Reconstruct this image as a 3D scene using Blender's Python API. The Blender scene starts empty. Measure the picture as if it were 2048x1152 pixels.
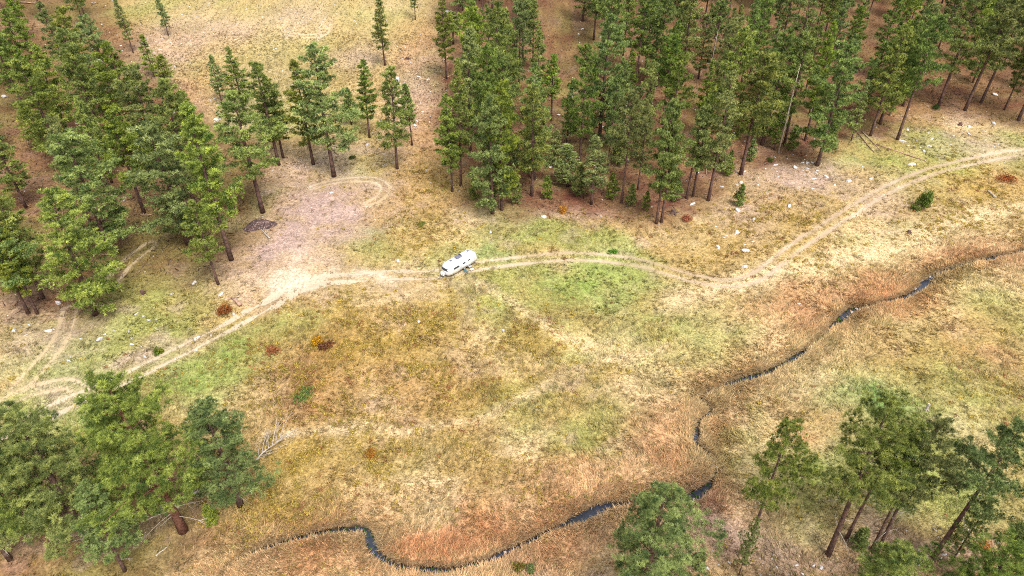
import bpy, math, random
import numpy as np
from mathutils import Vector, Matrix

rng = np.random.default_rng(7)
random.seed(7)
scene = bpy.context.scene
COL = scene.collection
R = math.radians

# ------------------------------------------------------------------ camera
CAM_H, FPX, PITCH = 62.0, 1400.0, R(36.56)
cam_data = bpy.data.cameras.new('camera')
cam_data.lens = 36.0 * FPX / 2048.0
cam_data.sensor_width = 36.0
cam_data.clip_end = 6000
cam_data.clip_start = 0.5
cam = bpy.data.objects.new('camera', cam_data)
COL.objects.link(cam)
cam.location = (0, 0, CAM_H)
cam.rotation_euler = (math.pi / 2 - PITCH, 0, 0)
scene.camera = cam

# ------------------------------------------------------------------ world, sun, exposure
SUN_EL, SUN_AZ = 58.0, 150.0          # azimuth clockwise from +Y (the way the camera looks)
world = bpy.data.worlds.new('World')
scene.world = world
world.use_nodes = True
wn, wl = world.node_tree.nodes, world.node_tree.links
wn.clear()
sky = wn.new('ShaderNodeTexSky')
sky.sky_type = 'NISHITA'
sky.sun_disc = False
sky.sun_elevation = R(SUN_EL)
sky.sun_rotation = R(SUN_AZ)
sky.air_density = 1.0
sky.dust_density = 4.0
sky.ozone_density = 1.0
hs = wn.new('ShaderNodeHueSaturation')
hs.inputs['Saturation'].default_value = 0.35
bg = wn.new('ShaderNodeBackground')
bg.inputs['Strength'].default_value = 0.15
out = wn.new('ShaderNodeOutputWorld')
wl.new(sky.outputs[0], hs.inputs['Color'])
wl.new(hs.outputs[0], bg.inputs['Color'])
wl.new(bg.outputs[0], out.inputs['Surface'])

sun_d = bpy.data.lights.new('sun', 'SUN')
sun_d.energy = 1.5
sun_d.angle = R(15)
sun_d.color = (1.0, 0.965, 0.93)
sun = bpy.data.objects.new('sun', sun_d)
COL.objects.link(sun)
_sd = Vector((math.sin(R(SUN_AZ)) * math.cos(R(SUN_EL)), math.cos(R(SUN_AZ)) * math.cos(R(SUN_EL)), math.sin(R(SUN_EL))))
sun.rotation_euler = _sd.to_track_quat('Z', 'Y').to_euler()
sun.location = (0, 0, 150)

scene.view_settings.view_transform = 'Standard'
scene.view_settings.look = 'None'
scene.view_settings.gamma = 1.0
scene.view_settings.use_curve_mapping = False
scene.view_settings.exposure = 1.12
scene.cycles.max_bounces = 4
scene.cycles.diffuse_bounces = 3
scene.cycles.use_denoising = False
scene.cycles.pixel_filter_type = 'BLACKMAN_HARRIS'
scene.cycles.filter_width = 1.05

# ------------------------------------------------------------------ helpers: noise, terrain height, pixel -> ground
def _hash(ix, iy, seed):
    h = (ix.astype(np.int64) * 374761393 + iy.astype(np.int64) * 668265263 + seed * 1442695041) & 0x7fffffff
    h = ((h ^ (h >> 13)) * 1274126177) & 0x7fffffff
    h = (h ^ (h >> 16)) & 0xffffff
    return h / float(0xffffff)

def vnoise(x, y, seed=0):
    x = np.asarray(x, float); y = np.asarray(y, float)
    ix, iy = np.floor(x), np.floor(y)
    fx, fy = x - ix, y - iy
    fx = fx * fx * (3 - 2 * fx); fy = fy * fy * (3 - 2 * fy)
    a = _hash(ix, iy, seed); b = _hash(ix + 1, iy, seed)
    c = _hash(ix, iy + 1, seed); d = _hash(ix + 1, iy + 1, seed)
    return (a * (1 - fx) + b * fx) * (1 - fy) + (c * (1 - fx) + d * fx) * fy

def fbm(x, y, scale, seed=0, octv=4, gain=0.5):
    s, a, t = 0.0, 1.0, 0.0
    x = np.asarray(x, float) / scale; y = np.asarray(y, float) / scale
    for o in range(octv):
        s = s + a * vnoise(x + 17.3 * o, y - 9.1 * o, seed + o * 31)
        t += a; a *= gain; x = x * 2.03; y = y * 2.03
    return s / t

def sstep(a, b, x):
    t = np.clip((np.asarray(x, float) - a) / (b - a), 0, 1)
    return t * t * (3 - 2 * t)

def h_base(x, y):
    x = np.asarray(x, float); y = np.asarray(y, float)
    z = (fbm(x, y, 22, 3, 3) - 0.5) * 1.6 + (fbm(x, y, 5, 5, 2) - 0.5) * 0.22
    z = z + 0.045 * np.maximum(0, y - 118) ** 1.12          # the wooded slope behind
    z = z + 0.05 * np.maximum(0, -x - 45)                   # bank under the near grove
    return z

CP, SP = math.cos(PITCH), math.sin(PITCH)
def ray(px, py):
    u, v = (px - 1024.0), (576.0 - py)
    return u, FPX * CP + v * SP, -FPX * SP + v * CP
def ground(px, py, dz=0.0):
    """The point of the ground seen at a photograph pixel (dz metres above the ground)."""
    rx, ry, rz = ray(px, py)
    z = 0.0
    for _ in range(40):
        t = (z + dz - CAM_H) / rz
        z = z + 0.7 * (float(h_base(rx * t, ry * t)) - z)
    t = (z + dz - CAM_H) / rz
    return np.array((rx * t, ry * t, z))
def height_to(p, topy):
    k = (576.0 - topy) / FPX
    return p[1] * (k * CP - SP) / (CP + k * SP) + CAM_H - p[2]
def polyg(pts): return np.array([ground(*p)[:2] for p in pts])

def dist_poly(x, y, P):
    """distance to a polyline, and the parameter along it"""
    best = np.full(np.shape(x), 1e9); par = np.zeros(np.shape(x)); side = np.zeros(np.shape(x))
    for i in range(len(P) - 1):
        ax, ay = P[i]; dx, dy = P[i + 1] - P[i]
        L2 = dx * dx + dy * dy + 1e-9
        t = np.clip(((x - ax) * dx + (y - ay) * dy) / L2, 0, 1)
        ex, ey = x - ax - t * dx, y - ay - t * dy
        d = ex * ex + ey * ey
        m = d < best
        best = np.where(m, d, best); par = np.where(m, i + t, par)
        side = np.where(m, np.sign(dx * ey - dy * ex), side)
    return np.sqrt(best), par, side

def poly_sd(x, y, P):
    """signed distance to a closed polygon, positive inside"""
    Q = np.vstack([P, P[:1]])
    d, _, _ = dist_poly(x, y, Q)
    ins = np.zeros(np.shape(x), bool)
    for i in range(len(P)):
        x1, y1 = Q[i]; x2, y2 = Q[i + 1]
        c = ((y1 > y) != (y2 > y)) & (x < (x2 - x1) * (y - y1) / (y2 - y1 + 1e-12) + x1)
        ins ^= c
    return np.where(ins, d, -d)

def smooth_line(P, step):
    """Catmull-Rom resample of a polyline"""
    P = np.asarray(P, float); Q = np.vstack([2 * P[0] - P[1], P, 2 * P[-1] - P[-2]]); o = []
    for i in range(1, len(Q) - 2):
        n = max(2, int(np.linalg.norm(Q[i + 1] - Q[i]) / step))
        for t in np.linspace(0, 1, n, endpoint=False):
            a, b, c, d = Q[i - 1], Q[i], Q[i + 1], Q[i + 2]
            o.append(0.5 * (2 * b + (c - a) * t + (2 * a - 5 * b + 4 * c - d) * t * t + (3 * b - a - 3 * c + d) * t ** 3))
    o.append(P[-1])
    return np.array(o)

# ------------------------------------------------------------------ the lines of the place
STREAM = polyg([(2120, 488), (2048, 500), (1990, 511), (1950, 520), (1900, 534), (1862, 552), (1838, 574), (1790, 596), (1712, 613), (1696, 622),
                (1665, 648), (1640, 672), (1620, 690), (1595, 706), (1565, 725), (1530, 742), (1485, 754), (1440, 769), (1410, 782),
                (1404, 794), (1416, 808), (1418, 820), (1402, 834), (1394, 852), (1395, 880), (1410, 896), (1426, 915), (1431, 938), (1420, 962),
                (1393, 982), (1360, 995), (1280, 997), (1215, 1006), (1165, 1028), (1118, 1048), (1075, 1067), (1035, 1088), (992, 1110),
                (930, 1130), (880, 1137), (830, 1132), (785, 1124), (760, 1108), (744, 1088), (738, 1066), (728, 1052), (690, 1052), (640, 1059),
                (590, 1070), (540, 1086), (500, 1102), (465, 1125), (440, 1160), (420, 1200)])
STREAM = smooth_line(STREAM, 0.8)
STREAM_END = float(ground(600, 1068)[0]); STREAM_LOW = float(ground(1100, 1000)[1])
def stream_halfw(x, y):
    gate = sstep(.33, .46, fbm(x, y, 6.0, 77, 2))            # in places the sod closes over the water
    gate = np.maximum(gate, .6 * sstep(STREAM_LOW + 2, STREAM_LOW - 2, y))
    gate = gate * sstep(STREAM_END - 4, STREAM_END + 4, x)
    return -.20 + .26 * gate + 0.32 * fbm(x, y, 4.0, 78, 2) ** 1.6
POOLS = [ground(*p)[:2] for p in [(1412, 803), (1185, 1020), (1150, 1032), (1395, 982), (1848, 562), (1700, 620), (741, 1080), (1000, 1108), (870, 1134)]]
def pools(x, y):
    w = 0
    for p in POOLS: w = w + 0.28 * np.exp(-((x - p[0]) ** 2 + (y - p[1]) ** 2) / 1.2)
    return np.minimum(w, 0.5)

TRACK_MAIN = polyg([(-60, 895), (60, 842), (150, 800), (250, 757), (330, 717), (400, 682), (470, 646), (540, 608), (590, 580), (640, 562), (700, 556), (780, 550),
                    (870, 548), (960, 531), (1040, 521), (1120, 513), (1200, 515), (1280, 526), (1340, 543), (1400, 559), (1460, 566), (1512, 553),
                    (1550, 526), (1600, 488), (1660, 449), (1720, 411), (1780, 376), (1850, 347), (1930, 325), (2048, 304), (2150, 292)])
TRACK_LOOP = polyg([(628, 374), (665, 364), (710, 359), (752, 361), (771, 375), (762, 393), (738, 408)])
TRACK_SPUR = polyg([(600, 556), (575, 520), (556, 480), (560, 440), (600, 400), (628, 374)])
TRACK_GROVE = polyg([(-40, 838), (40, 790), (90, 775), (135, 768), (170, 784)])
TRACK_GROVE2 = polyg([(40, 775), (90, 720), (125, 670), (140, 620)])
TRACK_PINES = polyg([(215, 575), (255, 525), (300, 490)])
TRACK_SWIRL = polyg([(575, 66), (610, 72), (645, 68), (652, 45)])
FAINT = [(polyg([(520, 876), (660, 864), (800, 857), (960, 842), (1050, 800), (1150, 750), (1250, 712), (1330, 690)]), .9, 0.75),
         (polyg([(940, 560), (1020, 600), (1100, 660), (1180, 690)]), 1.2, 0.6),
         (polyg([(1350, 600), (1480, 560), (1700, 520), (1850, 470), (1950, 430), (2048, 414)]), 2.6, 0.95),
         (polyg([(640, 590), (720, 610), (800, 590), (890, 570)]), 1.0, 0.5)]
TRACKS = [(smooth_line(TRACK_MAIN, 0.6), 0.95, 0.34, 'main'), (smooth_line(TRACK_LOOP, 0.4), 0.8, 0.30, 'loop'),
          (smooth_line(TRACK_GROVE, 0.6), 0.85, 0.26, 'grove'), (smooth_line(TRACK_GROVE2, 0.6), 0.85, 0.22, 'grove2'),
          (smooth_line(TRACK_PINES, 0.6), 0.9, 0.24, 'pines'), (smooth_line(TRACK_SWIRL, 0.8), 1.1, 0.4, 'swirl')]
FOREST = polyg([(872, 0), (862, 120), (868, 320), (925, 400), (1000, 432), (1320, 446), (1425, 404), (1500, 345), (1640, 318), (1750, 275), (1880, 226), (2048, 246),
                (2200, 230), (2200, -70), (1024, -75), (880, -60)])
GROVE = polyg([(-220, -40), (215, -40), (300, 120), (440, 235), (560, 315), (545, 345), (508, 425), (470, 520), (425, 575), (235, 560), (205, 640), (40, 640), (-220, 600)])
NEARGROVE = polyg([(-200, 860), (60, 870), (200, 900), (420, 980), (480, 1040), (400, 1090), (330, 1180), (-200, 1180)])
NEARBANK = polyg([(1150, 1190), (1300, 1120), (1480, 1040), (1700, 1030), (1900, 1030), (2100, 1000), (2100, 1250), (1150, 1250)])

def srgb(*c):
    c = np.array(c, float) / 255.0
    return np.where(c <= 0.04045, c / 12.92, ((c + 0.055) / 1.055) ** 2.4)
ALB = 0.56
C = {k: srgb(*v) * ALB for k, v in dict(
    tan=(200, 168, 112), straw=(236, 210, 162), green=(160, 174, 92), olive=(172, 154, 90), litter=(116, 68, 56), bare=(204, 174, 160), dirt=(236, 218, 188),
    sedge=(232, 196, 152), rust=(210, 152, 108), yellow=(190, 160, 82), brown=(172, 122, 80), mud=(44, 34, 28), lush=(132, 162, 92), pinkdirt=(212, 186, 158)).items()}

# soft patches of ground colour: kind, photograph pixel of the centre, radii in pixels, strength
BLOBS = [('dirt', 614, 560, 66, 34, 1.15), ('dirt', 616, 558, 36, 19, 1.7), ('dirt', 540, 600, 60, 22, .45), ('dirt', 745, 558, 120, 24, .75), ('dirt', 600, 520, 40, 40, .55),
    ('bare', 640, 420, 100, 66, 1.3), ('bare', 560, 485, 75, 60, 1.1), ('bare', 590, 350, 60, 40, .6), ('bare', 665, 340, 40, 40, .6), ('bare', 270, 725, 60, 20, .8),
    ('bare', 340, 690, 60, 18, .4), ('bare', 90, 790, 60, 25, .5), ('bare', 100, 660, 80, 40, .55), ('bare', 30, 620, 60, 40, .4), ('bare', 340, 90, 70, 50, .55), ('bare', 520, 180, 100, 60, .3),
    ('bare', 830, 180, 50, 80, .45), ('bare', 790, 640, 40, 14, .3), ('bare', 1150, 430, 120, 20, .55), ('bare', 960, 435, 60, 16, .5), ('bare', 1600, 350, 120, 26, .7),
    ('bare', 1480, 420, 70, 40, .55), ('bare', 1540, 390, 90, 25, .4), ('bare', 1960, 290, 80, 20, .5), ('bare', 1800, 420, 60, 40, .35), ('bare', 1800, 1090, 160, 40, .6), ('bare', 1450, 1080, 120, 60, .6),
    ('bare', 1130, 1130, 60, 20, .8), ('bare', 1700, 1140, 200, 30, .5), ('bare', 1390, 1010, 40, 30, .5),
    ('straw', 980, 690, 40, 40, .6), ('straw', 1300, 780, 60, 50, .8), ('straw', 1250, 730, 90, 60, .5), ('straw', 1480, 640, 140, 60, .45), ('straw', 880, 1010, 40, 22, 1.0),
    ('straw', 1050, 885, 40, 22, .7), ('straw', 1650, 500, 120, 50, .5), ('straw', 1960, 470, 100, 30, .5), ('straw', 1990, 560, 120, 60, .5), ('straw', 1620, 760, 150, 60, .45), ('straw', 1560, 850, 60, 40, .7),
    ('straw', 1960, 880, 60, 60, .5), ('tan', 520, 70, 260, 80, .8), ('bare', 450, 60, 60, 20, .5), ('bare', 600, 30, 60, 20, .5), ('bare', 720, 110, 50, 20, .5), ('green', 640, 20, 160, 26, .3), ('yellow', 600, 130, 120, 50, .3), ('rust', 380, 190, 60, 60, .4), ('rust', 830, 110, 40, 50, .4), ('olive', 760, 90, 90, 60, .4), ('straw', 560, 70, 150, 40, .5), ('straw', 700, 60, 130, 80, .3), ('straw', 870, 470, 60, 25, .5), ('straw', 420, 800, 70, 50, .5), ('straw', 520, 780, 60, 70, .4), ('straw', 1720, 900, 80, 50, .35),
    ('green', 1170, 570, 180, 60, .8), ('green', 1330, 640, 140, 80, .6), ('green', 1090, 620, 110, 70, .5), ('green', 410, 745, 90, 60, .8), ('green', 480, 700, 80, 40, .8), ('green', 560, 650, 90, 25, .6),
    ('lush', 1740, 790, 70, 40, .9), ('lush', 1700, 810, 110, 50, .5), ('green', 1900, 720, 160, 90, .6), ('green', 1620, 960, 130, 70, .8), ('green', 1790, 940, 170, 60, .6), ('green', 1600, 1040, 150, 30, .4), ('green', 2010, 660, 90, 80, .6),
    ('lush', 750, 450, 45, 10, .5), ('green', 730, 490, 60, 30, .5), ('green', 90, 720, 90, 40, .6), ('green', 130, 800, 110, 25, .5), ('green', 250, 500, 60, 40, .5), ('green', 700, 340, 70, 30, .4), ('lush', 990, 505, 40, 12, .6), ('green', 1120, 470, 90, 20, .4), ('green', 1760, 320, 140, 25, .6), ('green', 560, 130, 120, 60, .4),
    ('green', 1050, 810, 80, 30, .5), ('green', 1180, 720, 70, 30, .5), ('green', 1260, 560, 60, 20, .5), ('olive', 300, 770, 120, 30, .4),
    ('brown', 600, 740, 120, 90, 1.0), ('brown', 580, 800, 110, 50, .6), ('brown', 800, 760, 170, 60, .4), ('olive', 820, 930, 250, 60, .5), ('yellow', 790, 670, 160, 70, .65), ('yellow', 700, 700, 100, 60, .6), ('yellow', 1090, 680, 60, 40, .7),
    ('yellow', 850, 470, 60, 50, .55), ('yellow', 1200, 430, 120, 25, .35), ('yellow', 1560, 440, 130, 30, .6), ('yellow', 1620, 500, 60, 25, .7), ('yellow', 1480, 480, 100, 40, .4), ('yellow', 1880, 430, 110, 25, .5), ('yellow', 560, 960, 130, 80, .7), ('yellow', 530, 1010, 90, 60, .6),
    ('yellow', 700, 900, 160, 40, .4), ('yellow', 980, 770, 150, 60, .35), ('yellow', 1210, 740, 40, 22, .6), ('yellow', 1980, 390, 90, 50, .45), ('yellow', 870, 340, 40, 60, .4), ('rust', 850, 260, 50, 90, .5), ('rust', 1130, 410, 200, 22, .4),
    ('rust', 1330, 880, 90, 70, .8), ('rust', 1370, 930, 60, 50, .8), ('rust', 1180, 950, 150, 50, .5), ('rust', 900, 1075, 160, 40, .9), ('rust', 1600, 620, 120, 45, .6), ('rust', 1750, 575, 130, 40, .7), ('rust', 1920, 510, 110, 24, .6), ('rust', 1350, 830, 60, 50, .5),
    ('rust', 1440, 1010, 60, 26, .9), ('rust', 1620, 830, 80, 40, .5), ('rust', 1960, 690, 110, 50, .55), ('rust', 1830, 690, 100, 40, .4), ('brown', 1100, 1000, 150, 40, .3), ('rust', 600, 1120, 130, 40, .5), ('rust', 880, 1120, 200, 30, .4), ('rust', 2020, 355, 50, 16, .5), ('brown', 1990, 780, 90, 40, .3)]
BL = []
for k, px, py, rx, ry, s in BLOBS:
    g = ground(px, py); D = math.sqrt(g[0] ** 2 + g[1] ** 2 + CAM_H ** 2); dep = math.asin(CAM_H / D)
    BL.append((k, g[0], g[1], rx * D / FPX * 1.05, ry * D / (FPX * math.sin(dep)) * 1.05, s))

def zones(x, y, mud=False):
    """linear ground colour and a few masks at points of the ground"""
    x = np.asarray(x, float); y = np.asarray(y, float); n = x.shape
    wx = x + (fbm(x, y, 6, 11, 3) - .5) * 7; wy = y + (fbm(x, y, 6, 12, 3) - .5) * 9
    n1, n2, n3 = fbm(x, y, 14, 21, 4), fbm(x, y, 5, 22, 4), fbm(x, y, 1.6, 23, 3)
    col = np.empty(n + (3,)); col[...] = C['tan']
    def mix(c, w):
        nonlocal col
        w = np.clip(w, 0, 1)[..., None]; col = col * (1 - w) + c * w
    mix(C['straw'], sstep(.45, .7, n1 * .5 + n2 * .5) * .75)
    mix(C['green'], sstep(.46, .68, fbm(x, y, 18, 31, 4)) * .7)
    mix(C['olive'], sstep(.52, .68, fbm(x, y, 9, 32, 4)) * .45)
    mix(C['bare'], sstep(.6, .72, fbm(x, y, 3, 33, 3)) * .35)
    M = {k: np.zeros(n) for k in C}
    for k, cx, cy, rx, ry, s in BL:
        d2 = ((wx - cx) / rx) ** 2 + ((wy - cy) / ry) ** 2
        sel = d2 < 6
        M[k][sel] = np.maximum(M[k][sel], s * np.exp(-d2[sel] * 1.1))
    brk = 0.55 + 0.9 * (n3 - .5) + 0.9 * (n2 - .5)
    ds, ps, side = dist_poly(x, y, STREAM)
    sed = sstep(9.5, 2.5, ds + (n2 - .5) * 9)
    # sedge belt is widest on the outside of the bends
    mix(C['sedge'], sed * .8)
    mix(C['rust'], sed * sstep(.5, .66, n2) * .45)
    for k in ('tan', 'olive', 'brown', 'straw', 'green', 'lush', 'rust', 'yellow', 'bare'):
        mix(C[k], M[k] * (0.45 + 1.0 * brk) )
    fo = np.maximum(sstep(-4, 5, poly_sd(wx, wy, FOREST)), sstep(-3, 5, poly_sd(wx, wy, GROVE)) * .92)
    ng = sstep(-3, 3, poly_sd(wx, wy, NEARGROVE)); nb = sstep(-2, 4, poly_sd(wx, wy, NEARBANK))
    lit = np.maximum(fo, np.maximum(ng * .75, nb * .4)) * (0.72 + .6 * (n2 - .5) + .35 * (n3 - .5))
    lit = np.minimum(lit, 1 - .8 * np.clip(M['bare'] + M['dirt'], 0, 1))
    mix(C['litter'], lit)
    # wheel ruts, worn soft at the edges
    dirt = np.clip(M['dirt'] * (0.6 + .8 * brk), 0, 1)
    for P, off, hw, kind in TRACKS:
        d, _, _ = dist_poly(x, y, P)
        w = np.exp(-((d - off) / (hw * 1.5)) ** 2) * (.35 + .8 * n2)
        if kind in ('grove', 'grove2', 'pines', 'spur'): w = w * .8
        dirt = np.maximum(dirt, w * (1.25 if kind != 'main' else 1.1) * .8)
    for P, hw, s in FAINT:
        d, _, _ = dist_poly(wx * .35 + x * .65, wy * .35 + y * .65, P)
        mix(C['straw'], np.exp(-(d / hw) ** 2) * s * (.5 + n2))
    mix(C['pinkdirt'], np.clip(dirt * 1.2, 0, 1) * .8)
    mix(C['dirt'], sstep(.45, 1.0, dirt))
    hw = stream_halfw(x, y) + pools(x, y)
    if mud: mix(C['mud'], sstep(hw + .46, hw + .22, ds))
    v = 0.66 + 0.36 * fbm(x, y, .9, 41, 3) + .36 * fbm(x, y, 3.2, 42, 3)
    col = col * v[..., None]
    M.update(sedge=sed, litter=np.maximum(fo, ng), dirt=dirt, ds=ds, hw=hw, ps=ps, side=side, nb=nb)
    return col, M

# ------------------------------------------------------------------ helpers: meshes and materials
def np_mesh(name, V, F, mat, col=None, tint=None, smooth=False):
    V = np.asarray(V, np.float32); F = np.asarray(F, np.int32); k = F.shape[1]
    me = bpy.data.meshes.new(name)
    me.vertices.add(len(V)); me.vertices.foreach_set('co', V.ravel())
    me.loops.add(F.size); me.loops.foreach_set('vertex_index', F.ravel())
    me.polygons.add(len(F))
    me.polygons.foreach_set('loop_start', np.arange(0, F.size, k, dtype=np.int32))
    try: me.polygons.foreach_set('loop_total', np.full(len(F), k, np.int32))
    except Exception: pass
    if smooth: me.polygons.foreach_set('use_smooth', np.ones(len(F), bool))
    if col is not None:
        a = me.attributes.new('Col', 'FLOAT_COLOR', 'POINT')
        c = np.ones((len(V), 4), np.float32); c[:, :3] = col
        a.data.foreach_set('color', c.ravel())
    if tint is not None:
        a = me.attributes.new('tint', 'FLOAT', 'POINT'); a.data.foreach_set('value', np.asarray(tint, np.float32))
    me.update(calc_edges=True); me.validate()
    me.materials.append(mat)
    return me

class MB:
    """collects polygons for one mesh object"""
    def __init__(s): s.v, s.f = [], []
    def add(s, V, F):
        n = len(s.v); s.v.extend([tuple(map(float, p)) for p in V]); s.f.extend([tuple(i + n for i in f) for f in F]); return s
    def tube(s, pts, radii, sides=6, cap=True):
        pts = [Vector(p) for p in pts]; V, F = [], []
        for i, p in enumerate(pts):
            d = (pts[min(i + 1, len(pts) - 1)] - pts[max(i - 1, 0)])
            d = d.normalized() if d.length > 1e-6 else Vector((0, 0, 1))
            a = d.cross(Vector((0, 0, 1)) if abs(d.z) < .9 else Vector((1, 0, 0))).normalized(); b = d.cross(a)
            for k in range(sides):
                t = 2 * math.pi * k / sides
                V.append(p + (a * math.cos(t) + b * math.sin(t)) * radii[i])
        for i in range(len(pts) - 1):
            for k in range(sides):
                k2 = (k + 1) % sides
                F.append((i * sides + k, i * sides + k2, (i + 1) * sides + k2, (i + 1) * sides + k))
        if cap:
            F.append(tuple(range(sides))[::-1]); F.append(tuple((len(pts) - 1) * sides + k for k in range(sides)))
        return s.add(V, F)
    def box(s, c, d, rz=0, bev=0.0):
        cx, cy, cz = c; V = []
        b = min(bev, min(d) * .45)
        rings = [(-d[2] / 2, b), (-d[2] / 2 + b, 0), (d[2] / 2 - b, 0), (d[2] / 2, b)] if b else [(-d[2] / 2, 0), (d[2] / 2, 0)]
        for z, ins in rings:
            hx, hy = d[0] / 2 - ins, d[1] / 2 - ins
            q = [(hx, hy - b), (hx - b, hy), (-hx + b, hy), (-hx, hy - b), (-hx, -hy + b), (-hx + b, -hy), (hx - b, -hy), (hx, -hy + b)] if b else [(hx, hy), (-hx, hy), (-hx, -hy), (hx, -hy)]
            for x, y in q:
                V.append((cx + x * math.cos(rz) - y * math.sin(rz), cy + x * math.sin(rz) + y * math.cos(rz), cz + z))
        m = len(V) // len(rings); F = [tuple(range(m))[::-1], tuple((len(rings) - 1) * m + i for i in range(m))]
        for r in range(len(rings) - 1):
            for i in range(m): F.append((r * m + i, r * m + (i + 1) % m, (r + 1) * m + (i + 1) % m, (r + 1) * m + i))
        return s.add(V, F)
    def mesh(s, name, mat, smooth=False):
        me = bpy.data.meshes.new(name); me.from_pydata(s.v, [], s.f); me.update(); me.materials.append(mat)
        if smooth: me.polygons.foreach_set('use_smooth', [True] * len(me.polygons))
        return me

def link(name, me, parent=None, loc=None, rot=None, scale=None):
    o = bpy.data.objects.new(name, me); COL.objects.link(o)
    if parent is not None: o.parent = parent
    if loc is not None: o.location = tuple(map(float, loc))
    if rot is not None: o.rotation_euler = rot
    if scale is not None: o.scale = scale
    return o
def tag(o, label=None, cat=None, group=None, kind=None):
    if label: o['label'] = label
    if cat: o['category'] = cat
    if group: o['group'] = group
    if kind: o['kind'] = kind
    return o

def material(name, color=None, rough=.85, attr=None, metallic=0.0, spec=.25, noise=None, noise_scale=4.0, bump=0.0, bump_scale=20.0, rand=0.0, translucent=0.0, tint=None, coord='Object', grain=None):
    m = bpy.data.materials.new(name); m.use_nodes = True
    nt = m.node_tree; N, L = nt.nodes, nt.links; N.clear()
    o = N.new('ShaderNodeOutputMaterial'); b = N.new('ShaderNodeBsdfPrincipled')
    b.inputs['Roughness'].default_value = rough; b.inputs['Metallic'].default_value = metallic
    b.inputs['Specular IOR Level'].default_value = spec
    if attr:
        a = N.new('ShaderNodeAttribute'); a.attribute_name = attr; c = a.outputs['Color']
    else:
        a = N.new('ShaderNodeRGB'); a.outputs[0].default_value = (*[float(v) for v in color], 1); c = a.outputs[0]
    tc = N.new('ShaderNodeTexCoord'); co = tc.outputs[coord]
    def mixc(A, B, fac):
        x = N.new('ShaderNodeMix'); x.data_type = 'RGBA'
        L.new(A, x.inputs[6]) if not isinstance(A, tuple) else setattr(x.inputs[6], 'default_value', A)
        L.new(B, x.inputs[7]) if not isinstance(B, tuple) else setattr(x.inputs[7], 'default_value', B)
        L.new(fac, x.inputs[0]) if not isinstance(fac, float) else setattr(x.inputs[0], 'default_value', fac)
        return x.outputs[2]
    if tint is not None:                      # a second colour that leaves or needles take one by one
        t = N.new('ShaderNodeAttribute'); t.attribute_name = 'tint'
        c = mixc(c, (*[float(v) for v in tint], 1), t.outputs['Fac'])
    if noise is not None:
        for k, (c2, sc, lo, hi, amt) in enumerate(noise):
            nz = N.new('ShaderNodeTexNoise'); nz.inputs['Scale'].default_value = sc; nz.inputs['Detail'].default_value = 4
            L.new(co, nz.inputs['Vector'])
            mr = N.new('ShaderNodeMapRange'); mr.inputs[1].default_value = lo; mr.inputs[2].default_value = hi; mr.inputs[4].default_value = amt
            L.new(nz.outputs['Fac'], mr.inputs[0])
            c = mixc(c, (*[float(v) for v in c2], 1), mr.outputs[0])
    for sc, lo, hi, a0, a1 in (grain or []):                  # light and dark pieces of the same stuff
        nz = N.new('ShaderNodeTexNoise'); nz.inputs['Scale'].default_value = sc; nz.inputs['Detail'].default_value = 3; L.new(co, nz.inputs['Vector'])
        mr = N.new('ShaderNodeMapRange'); L.new(nz.outputs['Fac'], mr.inputs[0])
        for i_, v_ in ((1, lo), (2, hi), (3, a0), (4, a1)): mr.inputs[i_].default_value = v_
        vm = N.new('ShaderNodeVectorMath'); vm.operation = 'SCALE'; L.new(c, vm.inputs[0]); L.new(mr.outputs[0], vm.inputs['Scale']); c = vm.outputs[0]
    if rand:
        oi = N.new('ShaderNodeObjectInfo'); h = N.new('ShaderNodeHueSaturation')
        def mp(a0, a1, src):
            q = N.new('ShaderNodeMapRange'); q.inputs[3].default_value = a0; q.inputs[4].default_value = a1; L.new(src, q.inputs[0]); return q.outputs[0]
        L.new(mp(.5 - .035 * rand, .5 + .03 * rand, oi.outputs['Random']), h.inputs['Hue'])
        ml = N.new('ShaderNodeMath'); ml.operation = 'MULTIPLY'; ml.inputs[1].default_value = 7.31; L.new(oi.outputs['Random'], ml.inputs[0])
        fr = N.new('ShaderNodeMath'); fr.operation = 'FRACT'; L.new(ml.outputs[0], fr.inputs[0])
        L.new(mp(1 - .3 * rand, 1 + .3 * rand, fr.outputs[0]), h.inputs['Value'])
        ml2 = N.new('ShaderNodeMath'); ml2.operation = 'MULTIPLY'; ml2.inputs[1].default_value = 23.7; L.new(oi.outputs['Random'], ml2.inputs[0])
        fr2 = N.new('ShaderNodeMath'); fr2.operation = 'FRACT'; L.new(ml2.outputs[0], fr2.inputs[0])
        L.new(mp(1 - .25 * rand, 1 + .1 * rand, fr2.outputs[0]), h.inputs['Saturation'])
        L.new(c, h.inputs['Color']); c = h.outputs[0]
    L.new(c, b.inputs['Base Color'])
    if bump:
        nb = N.new('ShaderNodeTexNoise'); nb.inputs['Scale'].default_value = bump_scale; nb.inputs['Detail'].default_value = 5; L.new(co, nb.inputs['Vector'])
        bp = N.new('ShaderNodeBump'); bp.inputs['Strength'].default_value = bump; bp.inputs['Distance'].default_value = .1
        L.new(nb.outputs['Fac'], bp.inputs['Height']); L.new(bp.outputs[0], b.inputs['Normal'])
    surf = b.outputs[0]
    if translucent:
        tr = N.new('ShaderNodeBsdfTranslucent'); L.new(c, tr.inputs['Color'])
        mx = N.new('ShaderNodeMixShader'); mx.inputs[0].default_value = translucent
        L.new(b.outputs[0], mx.inputs[1]); L.new(tr.outputs[0], mx.inputs[2]); surf = mx.outputs[0]
    L.new(surf, o.inputs['Surface'])
    return m

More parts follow.
